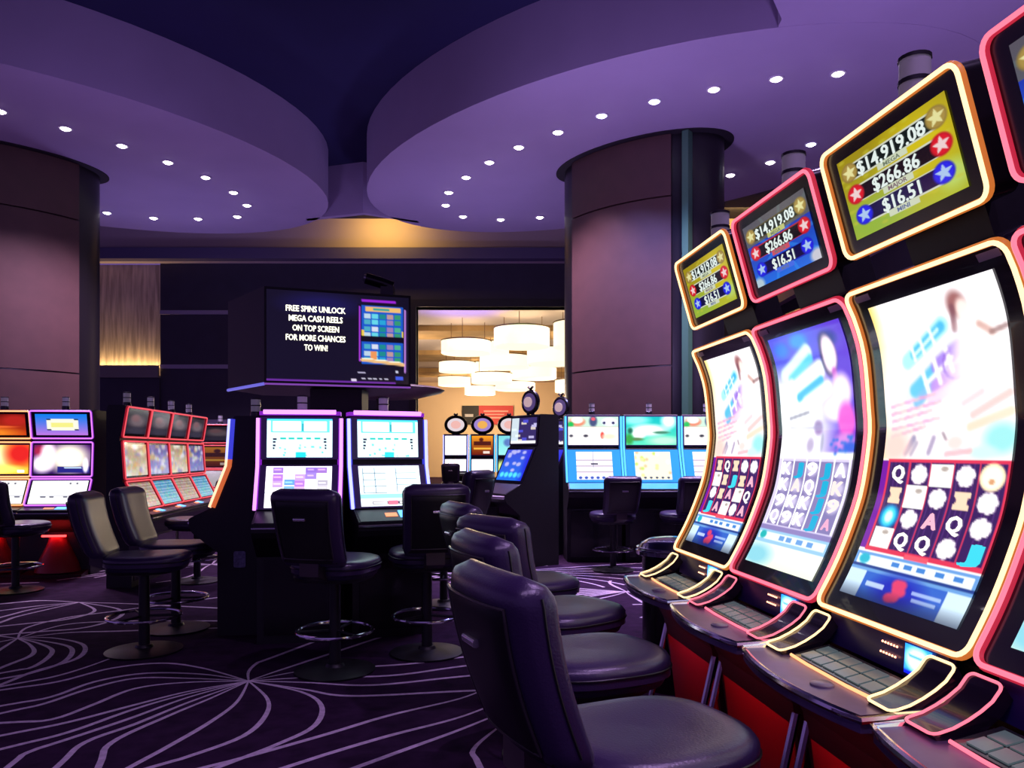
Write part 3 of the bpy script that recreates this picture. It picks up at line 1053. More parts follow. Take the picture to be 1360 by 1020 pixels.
def curve_machine(loc, rz, col, art, topc, label):
    t = thing('slot_machine', label, 'slot machine', loc, rz, 'row of tall curved-screen slot machines')
    W = 0.655
    # cabinet body behind and below the screen
    # bezel slab with rounded corners
    rings = []
    rc = 0.035
    N = 60
    for k in range(N + 1):
        # denser near ends
        s = 0.5 - 0.5 * math.cos(PI * k / N)
        dl_ = min(s, 1 - s) * PLEN
        hw_ = W / 2 - (rc - math.sqrt(max(0, rc * rc - (rc - min(dl_, rc)) ** 2)))
        f, b = prof(s, 0.0), prof(s, -0.085)
        rings.append([(-hw_, f.x, f.y), (hw_, f.x, f.y), (hw_ - 0.012, b.x, b.y), (-hw_ + 0.012, b.x, b.y)])
    MB().loft(rings).build('bezel', BEZ, t, True)
    neon_outline(t, lambda q: curve_fn(W, q, 0, 0, 0), W, PLEN, col, 0.0062, 0.035, 0.04)
    cv, let = art
    so = screen(t, 'screen', curve_fn(W, 0.003, 0.072, 0.06, 0.062), cv, 1.25)
    lettering(so, 'symbol_lettering', curve_fn(W, 0.0045, 0.072, 0.06, 0.062), let, 1.25, 0.055)
    for sx in (-1, 1):      # small maker plates on the top bezel
        f = curve_fn(W, 0.003, 0, 0, 0)
        xs = 0.5 + sx * 0.40
        panel(t, 'corner_plate', lambda s, q: f(xs + (s - .5) * .11, .963 + .02 * q), mat('plate_grey', rgb(120, 100, 140), 0.3), 0.002)
    # spine and back cabinet
    body = [(0.55, 0.85), (0.50, 0.90), (0.52, 1.15), (0.54, 1.40), (0.52, 1.65), (0.45, 1.80), (0.52, 1.86), (0.70, 1.80), (0.72, 0.85)]
    MB().prism_x(body, -W / 2 + 0.03, W / 2 - 0.03).build('cabinet', BLKM, t)
    low = [(0.30, 0.02), (0.24, 0.30), (0.20, 0.55), (0.12, 0.70), (0.30, 0.76), (0.31, 0.85), (0.55, 0.86), (0.74, 0.86), (0.74, 0.02)]
    MB().prism_x(low, -W / 2 + 0.02, W / 2 - 0.02).build('lower_cabinet', BLKM, t)
    # neck and top box
    MB().prism_x([(0.50, 1.80), (0.44, 1.97), (0.40, 2.15), (0.52, 2.12), (0.62, 1.80)], -0.16, 0.16).build('neck', BLKM, t)
    tb0, tb1 = (0.352, 1.945), (0.262, 2.258)
    TW = 0.60
    fnt = plane_fn(TW, tb0, tb1)
    # body of top box with rounded corners
    rr_ = rrect(TW, fnt.L, 0.035, 6)
    d = Vector((tb1[0] - tb0[0], tb1[1] - tb0[1])).normalized()
    nrm = Vector((-d.y, d.x))
    ringsf = []
    for off, sc in ((0.0, 1.0), (-0.075, 1.0), (-0.12, 0.86)):
        fo = plane_fn(TW, tb0, tb1, off)
        ringsf.append([fo(x * sc / TW + 0.5, y * sc / fnt.L + 0.5) for x, y in rr_])
    tb = MB().loft(ringsf).build('top_box', BLK, t, True)
    neon_outline(tb, lambda q: plane_fn(TW, tb0, tb1, q), TW, fnt.L, col, 0.006, 0.035)
    fs_ = plane_fn(TW, tb0, tb1, 0.003, 0.062, 0.045)
    sc_ = screen(tb, 'jackpot_screen', fs_, top_canvas(topc), 0.85)
    fl = plane_fn(TW, tb0, tb1, 0.0045, 0.062, 0.045)
    lc = (.90, .95, .93)
    lettering(tb, 'jackpot_lettering', fl, [('$14,919.08', .5, .722, .62, .155, lc), ('MEGA', .5, .650, .15, .05, (.45, .50, .42)), ('$266.86', .5, .442, .42, .155, lc),
                                            ('MAJOR', .5, .370, .17, .05, (.50, .42, .45)), ('$16.51', .5, .162, .34, .155, lc), ('MINI', .5, .092, .11, .05, (.40, .45, .60))], 0.95, 0.028)
    beacon(tb, 0.0, 0.36, 2.235, 0.040, 0.19)
    # button deck: bowed slab with chrome edge
    dz = 0.75
    front = [(-0.315 + 0.63 * k / 14, 0.012 - 0.045 * (1 - ((k - 7) / 7) ** 2)) for k in range(15)]
    outl = front + [(0.322, 0.17), (0.315, 0.30), (-0.315, 0.30), (-0.322, 0.17)]
    MB().prism_z(outl, dz - 0.035, dz).build('button_deck', DECK, t)
    edge = [(-0.32, 0.27, dz + 0.06)] + [(-0.322, 0.17, dz + 0.004)] + [(x, y, dz - 0.004) for x, y in front] + [(0.322, 0.17, dz + 0.004), (0.32, 0.27, dz + 0.06)]
    MB().tube(edge, 0.011, 8).build('chrome_edge', CHROME, t, True)
    # recessed button glass with lit buttons
    fb = plane_fn(0.40, (0.115, 0.757), (0.225, 0.782))
    bp = panel(t, 'button_panel', fb, mat('button_glass', (0.02, 0.03, 0.035), 0.12), 0.012)
    BTN = mat('button_lit', (0.05, 0.08, 0.09), 0.2, emit=(0.38, 0.55, 0.60), strength=0.14)
    for r in range(2):
        for k in range(6):
            f2 = plane_fn(0.40, (0.115, 0.757), (0.225, 0.782), 0.004)
            panel(bp, 'button', lambda s, q: f2(.06 + .15 * k + s * .13, .10 + .42 * r + q * .36), BTN, 0.004)
    core, halo = NEON[col]
    MB().tube([fb(0.0, -0.06), fb(0.25, -0.1), fb(0.75, -0.1), fb(1.0, -0.06)], 0.005, 6).build('neon_strip', NEON['orange' if col == 'yellow' else 'pink'][0], bp, True)
    MB().revolve([(0.03, 0), (0.03, 0.004), (0.022, 0.008), (0, 0.008)], 20, (0.07, 0.055)).build('service_button', mat('service_cap', rgb(150, 140, 160), 0.35, 0.5), t, True, (0, 0, dz))
    # panel under the screen: bill acceptor with lamp dots and a small blue display
    fp = plane_fn(0.52, (0.262, 0.775), (0.268, 0.868))
    up = panel(t, 'acceptor_panel', fp, BLUEP, 0.02)
    fd = plane_fn(0.52, (0.262, 0.775), (0.268, 0.868), 0.005)
    cvd = Canvas(16, 12, (.15, .55, 1.0))
    cvd.blob(.5, .45, .45, .4, (.75, .95, 1), .5).rect(.2, .35, .7, .42, (.2, .55, .8)).rect(.25, .55, .75, .6, (.2, .55, .8)).rect(0, .85, 1, 1, (.05, .10, .8))
    screen(up, 'member_display', lambda s, q: fd(.70 + .20 * s, .12 + .80 * q), cvd, 2.2)
    dots = MB()
    for r in range(2):
        for k in range(6):
            p_ = fd(.52 + .024 * k - r * .01, .72 - r * .30)
            dots.revolve([(0.0035, 0), (0.0025, 0.003), (0, 0.004)], 6, (0, 0))
            n = len(dots.v)
            for q in range(n - 18, n):
                x, y, z = dots.v[q]
                dots.v[q] = (p_[0] + x, p_[1] - z, p_[2] + y)
    dots.build('acceptor_lamp', DOTL, up)
    # wings with neon outline
    for sx in (-1, 1):
        cur = [(0.085, 0.760), (0.13, 0.772), (0.18, 0.795), (0.22, 0.825), (0.245, 0.858)]

        def wfn(s, q, off=0.0):
            x = q * (len(cur) - 1)
            i = min(len(cur) - 2, int(x))
            y = cur[i][0] + (cur[i + 1][0] - cur[i][0]) * (x - i)
            z = cur[i][1] + (cur[i + 1][1] - cur[i][1]) * (x - i)
            return (sx * (0.268) + (s - 0.5) * 0.10, y - off * .6, z + off * .8)
        rg = []
        for k in range(9):
            q = k / 8
            a_, b_ = wfn(0, q), wfn(1, q)
            rg.append([a_, b_, (b_[0], b_[1] + 0.02, b_[2] - 0.03), (a_[0], a_[1] + 0.02, a_[2] - 0.03)])
        wg = MB().loft(rg).build('side_wing', BEZ, t, True)
        pts = [wfn(x / 0.10 + .5, y / 0.2 + .5, 0.003) for x, y in densify(rrect(0.10, 0.2, 0.018), 0.03)]
        MB().tube(pts, 0.0036, 6, True).build('neon_outline', NEON[col][0], wg, True)
    # legs / kick plate with red lamps
    kp = panel(t, 'kick_panel', plane_fn(0.56, (0.27, 0.05), (0.215, 0.50), 0.006), mat('kick_red', rgb(150, 30, 40), 0.35), 0.01)
    MB().box(-0.27, 0.27, 0.17, 0.18, 0.640, 0.648).build('under_deck_lamp', REDN, t)
    la = lamp('under_deck_glow', 'AREA', (0, 0.07, 0.60), 0.6, (1.0, 0.03, 0.05), 0.5, (0, 0.30, 0.20), sy=0.04)
    la.parent = t
    for sx in (-1, 1):
        MB().tube([(sx * 0.30, 0.10, 0.02), (sx * 0.30, 0.16, 0.28), (sx * 0.30, 0.215, 0.52)], 0.014, 8).build('chrome_leg', CHROME, t, True)
    MB().prism_x([(0.02, 0.0), (0.02, 0.05), (0.24, 0.14), (0.30, 0.0)], -0.31, 0.31).build('footrest', BLK, t)
    return t


ROWD = Vector((-0.119, 0.993))
THR = R(-83.1)
base = Vector((0.735, 2.04))
specs = [(-1, 'pink', art_pink(1), 'blue', 'curved slot machine outlined in pink, cut off by the right edge'),
         (0, 'yellow', art_yellow(0), 'yellow', 'largest fully seen curved slot machine, outlined in yellow with yellow jackpot screen'),
         (1, 'pink', art_pink(1), 'blue', 'curved slot machine outlined in pink with blue jackpot screen, between two yellow ones'),
         (2, 'yellow', art_yellow(1), 'yellow', 'farthest curved slot machine of the near row, outlined in yellow, beside the chrome bin')]
for k, col, art, tcv, lb in specs:
    p = base + ROWD * (0.68 * k)
    curve_machine((p.x, p.y, 0), THR, col, art, tcv, lb)


# ------------------------------------------------------------------ generic machines of the other banks
def pic(kind, w=44, h=28):
    c = Canvas(w, h, (.95, .95, 1))
    if kind == 'orange_top':
        c.vgrad(0, 1, (.35, .05, .02), (.85, .25, .08))
        c.blob(.8, .3, .3, .3, (.75, .15, .12), .9).blob(.3, .9, .5, .25, (1, .55, .15), 1).blob(.4, .6, .4, .05, (1, .45, .2), .8)
    elif kind == 'orange_mid':
        c.vgrad(0, 1, (.98, .62, .12), (1, .70, .15))
        c.blob(.25, .4, .40, .55, (1, .97, .75), .9).blob(.85, .3, .25, .4, (.80, .12, .08), .9).blob(.5, .85, .4, .15, (1, .88, .4), .8).blob(.2, .6, .04, .06, (.6, .5, .2), .6)
        c.rect(.80, .85, .92, .95, (1, 1, .95))
    elif kind == 'white_lines':
        c.mix(c.x * 0 + 1, (1, 1, 1))
        c.rect(0, .66, 1, .68, (.6, .6, .65))
        for x in (.2, .35, .6, .85):
            c.rect(x, .69, x + .09, .74, (.35, .35, .42))
        c.rect(.66, .08, .70, .16, (.4, .4, .45)).rect(.78, .08, .82, .16, (.4, .4, .45))
    elif kind == 'purple_top':
        c.vgrad(0, 1, (.05, .50, .95), (.78, .48, .92))
        c.rect(.22, .22, .82, .78, (1, 1, .92)).rect(.30, .40, .72, .62, (.98, .96, .55)).rect(.22, .22, .30, .28, (.1, .15, .3)).rect(.74, .22, .82, .28, (.1, .15, .3))
        c.rect(.22, .72, .30, .78, (.1, .15, .3)).rect(.74, .72, .82, .78, (.1, .15, .3))
    elif kind == 'purple_mid':
        c.vgrad(0, 1, (.22, .05, .35), (.15, .05, .30))
        c.blob(.10, .20, .12, .2, (.60, .12, .25), .9).blob(.62, .45, .34, .48, (1, .98, .85), .8).blob(.25, .35, .13, .45, (.98, .88, .92), .6).blob(.15, .65, .18, .3, (.98, .92, .95), .7)
        c.rect(.42, .74, .98, .95, (.12, .12, .45)).rect(.55, .78, .85, .80, (.8, .9, 1)).blob(.92, .7, .05, .25, (.96, .9, .95), .5)
    elif kind == 'grey_top':
        c.vgrad(0, 1, (.25, .22, .26), (.16, .14, .22))
        c.blob(.5, .45, .4, .25, (.55, .48, .52), .9).blob(.4, .3, .2, .15, (.62, .45, .48), .8).blob(.5, .85, .5, .15, (.28, .26, .34), .9)
    elif kind in ('row_gold', 'row_blue'):
        g = kind == 'row_gold'
        c.vgrad(0, 1, (.62, .52, .40) if g else (.32, .30, .60), (.90, .85, .78) if g else (.60, .62, .85))
        for q in range(26):
            c.blob(RNG.uniform(0, 1), RNG.uniform(0, 1), RNG.uniform(.04, .14), RNG.uniform(.03, .12), [(.95, .92, .85), (.85, .70, .40), (.55, .50, .75), (.95, .95, 1)][q % 4], .6, k=.7)
        c.blur(3, 0, 1).speckle(.10, 9).blur(1, 0, 1)
    elif kind in ('low_gold', 'low_blue'):
        g = kind == 'low_gold'
        c.vgrad(0, 1, (.62, .52, .46) if g else (.30, .58, .74), (.86, .78, .72) if g else (.62, .84, .90))
        for q in range(7):
            c.rect(0, .08 + .13 * q, 1, .11 + .13 * q, (.92, .88, .84) if g else (.85, .96, 1), .6)
        c.speckle(.14, 5)
    elif kind == 'car_top':
        c.mix(c.x * 0 + 1, (.86, 1, 1))
        c.rect(0, 0, 1, .04, (.25, .75, .95))
        c.rect(.06, .03, .96, .36, (.35, .82, .86)).rect(.09, .07, .52, .32, (1, 1, 1)).rect(.57, .07, .92, .32, (.97, 1, 1)).rect(.53, .12, .56, .32, (.1, .55, .6))
        for k in range(5):
            c.rect(.20 + .13 * k, .48, .29 + .13 * k, .54, (.10, .66, .62))
            c.rect(.20 + .13 * k, .60, .29 + .13 * k, .95, (.75, .98, .98))
        for y in (.50, .58, .66, .74):
            dx = (y - .5) * .2
            c.rect(.09, y, .15 - dx * .5, y + .05, (.12, .10, .22)).rect(.86 + dx * .5, y, .91, y + .05, (.12, .10, .22))
        for q in range(14):
            x, y = RNG.uniform(.16, .86), RNG.uniform(.62, .95)
            c.rect(x, y, x + .03, y + .05, (.35, .80, .82))
        c.rect(.43, .86, .60, 1, (.12, .72, .78))
    elif kind == 'car_low_a':
        c.mix(c.x * 0 + 1, (1, .98, 1))
        for x, y, cl in ((.10, .02, (.55, .40, .72)), (.10, .20, (.62, .42, .78)), (.10, .36, (.68, .55, .80)), (.27, .32, (.35, .55, .80)), (.27, .48, (.42, .62, .85)), (.43, .20, (.68, .55, .85)),
                         (.43, .36, (.62, .42, .74)), (.43, .50, (.80, .62, .85)), (.60, .02, (.50, .38, .72)), (.60, .16, (.55, .45, .76)), (.77, .02, (.55, .40, .70)), (.78, .34, (.62, .60, .66)), (.78, .46, (.72, .70, .75))):
            c.rect(x, y, x + .165, y + .15, cl)
            c.rect(x + .02, y + .05, x + .13, y + .08, tuple(min(1, q + .2) for q in cl))
        c.rect(0, .70, 1, .71, (.75, .75, .85))
        c.rect(.45, .70, .47, 1, (.8, .8, .9))
        c.rect(.0, .62, .05, .64, (.5, .6, .7))
    elif kind == 'car_low_b':
        c.mix(c.x * 0 + 1, (.92, 1, 1))
        for x in (.06, .25, .43, .60, .78, .94):
            c.rect(x, .05, x + .008, .66, (.35, .45, .55))
        for k, y in enumerate((.18, .34, .50, .66)):
            c.rect(.06, y, .43, y + .018, (.25, .35, .45)).rect(.60, y - .02 * k, .94, y + .018 - .02 * k, (.35, .45, .55))
        c.rect(0, .70, 1, .80, (.55, .95, .95)).rect(.18, .88, .96, .96, (.35, .25, .35)).rect(.2, .90, .42, .94, (1, 1, 1)).rect(.62, .90, .94, .94, (1, 1, 1)).rect(.44, .86, .60, .98, (.80, .42, .52))
    elif kind == 'jewel_top':
        c.mix(c.x * 0 + 1, (1, .98, .97))
        c.rect(0, 0, 1, .34, (.75, .88, .80))
        c.blob(.18, .18, .16, .16, (.85, .50, .38), .4).blob(.18, .12, .12, .12, (.98, .95, .92), .4).blob(.05, .28, .06, .1, (.1, .7, .3), .6).blob(.5, .16, .08, .2, (.25, .30, .45), .5).blob(.5, .08, .04, .06, (.9, .35, .4), .5)
        c.blob(.82, .18, .15, .14, (.95, .95, 1), .4).blob(.72, .22, .03, .05, (.1, .1, .3), .5).blob(.9, .22, .03, .05, (.1, .1, .3), .5)
        c.rect(0, .36, 1, .38, (.8, .75, .7))
        c.blob(.68, .66, .04, .12, (.85, .25, .2), .6).blob(.35, .68, .05, .05, (.2, .2, .25), .6).blob(.06, .68, .04, .05, (.25, .25, .3), .6).blob(.82, .70, .14, .1, (1, .85, .75), .8)
    elif kind == 'jewel_field':
        c.vgrad(0, 1, (.05, .70, .72), (.35, .85, .70))
        c.blob(.20, .12, .25, .16, (.55, .95, .90), .9).blob(.85, .15, .14, .25, (.95, 1, 1), .8).blob(.45, .48, .35, .2, (.97, 1, .97), .7).blob(.25, .62, .14, .16, (.95, .98, .95), .5)
        c.blob(.20, .80, .14, .06, (.35, .5, .3), .8).blob(.06, .80, .08, .2, (.2, .6, .25), .8).blob(.7, .56, .16, .05, (.25, .5, .4), .7).blob(.75, .85, .3, .15, (.70, .97, .80), .9).blob(.08, .5, .05, .1, (.1, .4, .3), .8)
    elif kind == 'jewel_low':
        c.mix(c.x * 0 + 1, (1, .97, 1))
        for y in (.28, .5, .72):
            c.rect(0, y, 1, y + .025, (.5, .4, .55))
        c.rect(.45, .0, .47, .6, (.6, .6, .7)).rect(.4, .42, .6, .46, (.2, .2, .3))
        for q in range(6):
            c.blob(.1 + .16 * q, .93, .05, .05, (.15, .3, .7), .5)
    elif kind == 'jewel_low2':
        c.mix(c.x * 0 + 1, (1, .97, .82))
        for q in range(20):
            c.blob(RNG.uniform(0, 1), RNG.uniform(0, .85), .05, .06, [(.75, .85, .45), (1, .90, .6), (.9, .75, .6), (1, 1, 1)][q % 4], .7)
        for q in range(6):
            c.blob(.1 + .16 * q, .93, .04, .04, (.2, .25, .4), .5)
    elif kind == 'side_blue':
        c.vgrad(0, 1, (.25, .30, .85), (.12, .45, .95))
        for q in range(14):
            c.blob(RNG.uniform(.1, .8), RNG.uniform(.05, .7), .08, .05, (.72, .72, .95), .7)
        for q in range(5):
            c.blob(.15 + .18 * q, .82, .08, .08, (.35, .90, 1), .6)
        c.mix(np.clip((c.x - .75) / .25, 0, 1) * .7, (.12, .08, .85))
    elif kind == 'side_top':
        c.mix(c.x * 0 + 1, (.20, .16, .38))
        for q in range(12):
            x, y = RNG.uniform(0, .9), RNG.uniform(0, .9)
            c.rect(x, y, x + .2, y + .1, [(.75, .72, .90), (.85, .80, .75), (.30, .30, .80)][q % 3])
        c.rect(0, 0, .3, 1, (.92, 1, 1), .85).rect(0, .9, 1, 1, (1, 1, 1))
    elif kind == 'far_white':
        c.mix(c.x * 0 + 1, (1, 1, 1))
        c.rect(.15, .12, .18, .7, (.3, .35, .45)).rect(.80, .12, .83, .7, (.3, .35, .45)).rect(.2, .1, .8, .14, (.45, .5, .6)).speckle(.25, 3)
    elif kind == 'far_gold':
        c.vgrad(0, 1, (.95, .60, .10), (.40, .10, .05))
        c.rect(.1, .3, .9, .5, (.30, .10, .05)).rect(.1, .62, .9, .72, (.95, .70, .25)).rect(.55, .8, .85, .92, (.95, .85, .8)).blob(.45, .2, .1, .1, (.3, .1, .05), .5)
    elif kind == 'far_teal':
        c.vgrad(0, 1, (.45, .82, .85), (.60, .92, .90))
        c.blob(.45, .35, .2, .2, (.30, .45, .70), .6).blob(.7, .4, .14, .2, (.85, .95, 1), .6).blob(.75, .6, .1, .1, (.15, .45, .65), .5)
    elif kind == 'far_low':
        c.mix(c.x * 0 + 1, (.95, .93, .93))
    elif kind == 'far_green':
        c.vgrad(0, 1, (.15, .20, .15), (.75, .85, .45))
        c.blob(.5, .55, .5, .4, (.85, .92, .55), .8)
    elif kind == 'sign':
        pass
    return c


def bank_machine(name, label, loc, rz, group, W=0.64, screens=(), neon_c=None, deck=(0.0, 0.72), back=0.62, mode='outline', top_bar=False, under=None,
                 side_cols=None, cyan=False, beacon_at=True, base_inset=0.2, slot=True, topper=None, ts=1.0, body_mat=None):
    """screens: list of ((y,z) bottom, (y,z) top, margin, picture kind, strength), bottom to top"""
    t = thing(name, label, 'slot machine', loc, rz, group)
    bm_ = body_mat or BLKM
    dy, dz = deck
    pts = [(dy + base_inset, 0.0), (dy + base_inset, dz - 0.25), (dy + 0.02, dz - 0.10), (dy, dz - 0.06), (dy, dz)]
    for p0, p1, mg, kd, st in screens:
        pts += [(p0[0] + 0.012, p0[1]), (p1[0] + 0.012, p1[1])]
    ty, tz = screens[-1][1]
    pts += [(ty + 0.02, tz + 0.015), (back - 0.02, tz + 0.015), (back, tz - 0.05), (back, 0)]
    MB().prism_x(pts, -W / 2, W / 2).build('cabinet', bm_, t)
    for i, (p0, p1, mg, kd, st) in enumerate(screens):
        fn = plane_fn(W - 0.01, p0, p1, 0.004)
        pn = panel(t, 'screen_frame', fn, CYANP if (cyan and i == 0) else (LITFRAME if mode == 'bars' else BEZ), 0.014)
        fs_ = plane_fn(W - 0.01, p0, p1, 0.007, mg[0], mg[1])
        h_ = 56 if 'car' in kd else 34
        screen(pn, 'screen', fs_, pic(kd, 64 if 'car' in kd else 50, h_), st)
        if neon_c and mode == 'outline':
            neon_outline(pn, lambda q: plane_fn(W - 0.02, p0, p1, 0.004 + q), W - 0.02, fn.L, neon_c, 0.0075, 0.02, 0.1)
    if mode == 'bars':
        for sx, cl in zip((-1, 1), side_cols):
            path = []
            for p0, p1, mg, kd, st in screens:
                path += [(sx * (W / 2 + 0.008), p0[0] - 0.012, p0[1]), (sx * (W / 2 + 0.008), p1[0] - 0.012, p1[1] - 0.01)]
            segs = [(path, cl)] if '_' not in cl else [(path[2:], cl.split('_')[0]), (path[:3], cl.split('_')[1])]
            for pth, c1 in segs:
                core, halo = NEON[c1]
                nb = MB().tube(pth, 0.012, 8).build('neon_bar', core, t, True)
                MB().tube([(p[0] - sx * 0.006, p[1] + 0.02, p[2]) for p in pth], 0.021, 6).build('bar_glow', halo, nb, True)  # glow around the bar put into a wider emissive tube
    if top_bar:
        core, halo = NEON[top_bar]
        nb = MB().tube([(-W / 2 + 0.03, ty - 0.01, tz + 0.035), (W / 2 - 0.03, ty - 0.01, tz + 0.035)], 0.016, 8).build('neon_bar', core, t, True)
        MB().box(-W / 2, W / 2, ty, ty + 0.12, tz + 0.012, tz + 0.04).build('bar_glow', halo, nb)  # glowing slab added to imitate light spilled from the bar
    # deck lip, slot and display
    lip0, lip1 = (dy - 0.002, dz - 0.045), (screens[0][0][0] - 0.01, screens[0][0][1] - 0.012)
    fdk = plane_fn(W - 0.03, (dy + 0.005, dz + 0.004), lip1, 0.002)
    dk = panel(t, 'button_deck', fdk, CYANP if cyan else mat('deck_dark', (0.03, 0.025, 0.05), 0.3), 0.012)
    MB().tube([(-W / 2, dy, dz - 0.03), (W / 2, dy, dz - 0.03)], 0.010, 6).build('chrome_edge', CHROME, t, True)
    if slot:
        f2 = plane_fn(W - 0.03, (dy + 0.005, dz + 0.004), lip1, 0.006)
        panel(dk, 'bill_slot', lambda s, q: f2(.36 + .16 * s, .35 + .3 * q), ORNG, 0.004)
        panel(dk, 'display', lambda s, q: f2(.55 + .18 * s, .25 + .6 * q), BLUED, 0.004)
    if under:
        un = MB().box(-0.12, 0.12, dy + base_inset - 0.12, dy + base_inset - 0.09, dz - 0.29, dz - 0.27).build('under_lamp', REDL, t)
        MB().prism_x([(dy + 0.03, 0.0), (dy + 0.03, 0.03), (dy + base_inset - 0.005, 0.06), (dy + base_inset - 0.005, 0.0)], -W / 2 + 0.02, W / 2 - 0.02).build('kick_step', mat('kick_step', rgb(70, 14, 18), 0.3), t)
        MB().revolve([(0.24, 0.05), (0.21, 0.15), (0.12, 0.34), (0.09, dz - 0.28)], 24, (0.0, dy + base_inset + 0.02)).build('pedestal_cone', mat('kick_red2', rgb(170, 40, 42), 0.35), t, True)
    else:
        panel(t, 'lower_door', plane_fn(W - 0.1, (dy + base_inset, 0.06), (dy + base_inset, dz - 0.27), 0.006), BLK, 0.008)
    if beacon_at:
        beacon(t, 0.0, ty + 0.12, tz + 0.015, 0.036, 0.15)
    if topper:
        ra, rb = 0.25 * ts, 0.20 * ts
        cz = tz + rb + 0.05
        tp = MB().tube([(ra * math.cos(2 * PI * k / 30), ty + 0.08, cz + rb * math.sin(2 * PI * k / 30)) for k in range(30)], 0.045 * ts, 8, True).build('topper_ring', BLK, t, True)
        rg = [[(ra * f * math.cos(2 * PI * k / 24), ty + 0.08 + yy, cz + rb * f * math.sin(2 * PI * k / 24)) for k in range(24)] for f, yy in ((.9, .03), (.9, -.02), (.72, -.03))]
        MB().loft(rg).build('topper_disc', neon('topper_rim_' + topper, {'gold': (.45, .3, .8), 'white': (1, .85, .9), 'violet': (.10, .06, .22)}[topper], 0.8), tp, True)
        rg = [[(ra * f * math.cos(2 * PI * k / 24), ty + 0.08 + yy, cz + rb * f * math.sin(2 * PI * k / 24)) for k in range(24)] for f, yy in ((.5, -.03), (.5, -.05), (.3, -.06))]
        MB().loft(rg).build('topper_boss', neon('topper_' + topper, {'gold': (1, .5, .1), 'white': (1, .55, .5), 'violet': (.6, .4, .45)}[topper], 0.9), tp, True)
        for sx in (-1, 1):
            MB().tube([(sx * 0.05, ty + 0.08, tz), (sx * 0.05, ty + 0.08, tz + 0.06)], 0.02, 6).build('topper_post', BLK, tp)
        MB().tube([(0.05 * q, ty + 0.08, cz + rb + 0.05 * ts + 0.03 * (q % 2)) for q in range(-1, 2)], 0.025 * ts, 6).build('topper_crown', BLK, tp, True)
    return t


LS = [((0.13, 0.765), (0.27, 1.045)), ((0.275, 1.075), (0.30, 1.455)), ((0.30, 1.50), (0.25, 1.80))]


def stack3(k0, k1, k2, s=(1.4, 1.4, 0.9)):
    return [(*LS[0], (0.035, 0.02), k0, s[0]), (*LS[1], (0.03, 0.03), k1, s[1]), (*LS[2], (0.055, 0.035), k2, s[2])]


# left bank, facing the camera, red under-glow
yl = 8.2
for k, (u, col, ks, lb) in enumerate(((82, 'purple', ('white_lines', 'purple_mid', 'purple_top'), 'slot machine outlined in purple with a blue top screen, red glow below'),
                                      (-3, 'orange', ('white_lines', 'orange_mid', 'orange_top'), 'slot machine outlined in orange with fiery screens, cut by the left edge'))):
    bank_machine('slot_machine', lb, (X(u, yl) - 0.13, yl, 0), R(6), 'pair of machines in front of the left column', 0.66, stack3(*ks, s=(1.5, 1.5, 1.0)), col, under=True, back=0.70)
# row of four red machines facing right
for k in range(4):
    bank_machine('slot_machine', ['nearest of the four red-outlined machines, facing right', 'second of the four red-outlined machines, with blue lower screen', 'third of the four red-outlined machines, with tan lower screen',
                                  'farthest of the four red-outlined machines, beside the dark wall'][k],
                 (-3.60 - 0.062 * k, 7.95 + 0.652 * k, 0), R(95), 'row of four red-outlined machines', 0.645, stack3(('low_gold', 'low_blue')[k % 2], ('row_gold', 'row_blue')[k % 2], 'grey_top', (0.9, 0.9, 0.6)), 'red', back=0.44)

# centre carousel
CS = [((0.16, 0.945), (0.275, 1.255)), ((0.28, 1.295), (0.30, 1.60))]


def stack2(k0, k1, s=(1.5, 1.5)):
    return [(*CS[0], (0.05, 0.012), k0, s[0]), (*CS[1], (0.05, 0.015), k1, s[1])]


grp = 'machines of the centre carousel'


def car(label, cx, cy, th, low, cols, bar, s=(1.9, 1.9)):
    # (cx, cy) is the middle of the screen plane, .28 behind the deck front
    n = Vector((math.sin(th), -math.cos(th)))
    o = Vector((cx, cy)) + n * 0.28
    return bank_machine('slot_machine', label, (o.x, o.y, 0), th, grp, 0.565, stack2(low, 'car_top', s), None, deck=(0.0, 0.86), back=0.52, mode='bars', side_cols=cols, top_bar=bar)


car('centre carousel machine framed by violet light bars, behind the left chair', -1.52, 5.50, R(8), 'car_low_a', ('violet', 'violet'), 'violet')
car('centre carousel machine with cyan screens and blue-white light bars, behind the right chair', -0.915, 5.68, R(24), 'car_low_b', ('bluew', 'bluew'), 'violet')
car('carousel machine seen edge-on, with a blue to orange light bar', -2.12, 5.92, R(-82), 'car_low_a', ('bluew', 'bluew_fire'), None)
pl = thing('support_pillar', 'black pillar rising behind the carousel machines to the overhead sign', 'pillar', (-1.42, 6.32, 0))
MB().prism_z([(-0.20, -0.16), (0.20, -0.08), (0.20, 0.20), (-0.20, 0.20)], 0, 1.855).build('post', BLKM, pl)
MB().prism_z([(-0.24, -0.20), (0.24, -0.12), (0.24, 0.24), (-0.24, 0.24)], 0, 0.08).build('foot', BLK, pl)
# overhead sign
sg = thing('overhead_sign', 'black many-sided overhead display box with white message text', 'sign', (-1.45, 6.4, 1.86))
poly = [(-1.84, 5.70), (-0.80, 6.06), (-1.00, 6.75), (-1.45, 7.25), (-2.25, 6.95), (-2.33, 6.30)]
SH = 0.72
poly = [(x + 1.45, y - 6.4) for x, y in poly]
MB().prism_z(poly, 0, SH).build('housing', BLKM, sg)
a_, b_ = Vector(poly[0]), Vector(poly[1])
dv = (b_ - a_).normalized()
nv = Vector((dv.y, -dv.x))


def sfn(off):
    def fn(s, t):
        p_ = a_ + (b_ - a_) * (0.015 + 0.97 * s) + nv * off
        return (p_.x, p_.y, 0.02 + (SH - 0.04) * t)
    return fn


cs = Canvas(110, 76, (.055, .045, .12))
cs.blob(.38, .14, .25, .12, (.09, .08, .30), 1.0)
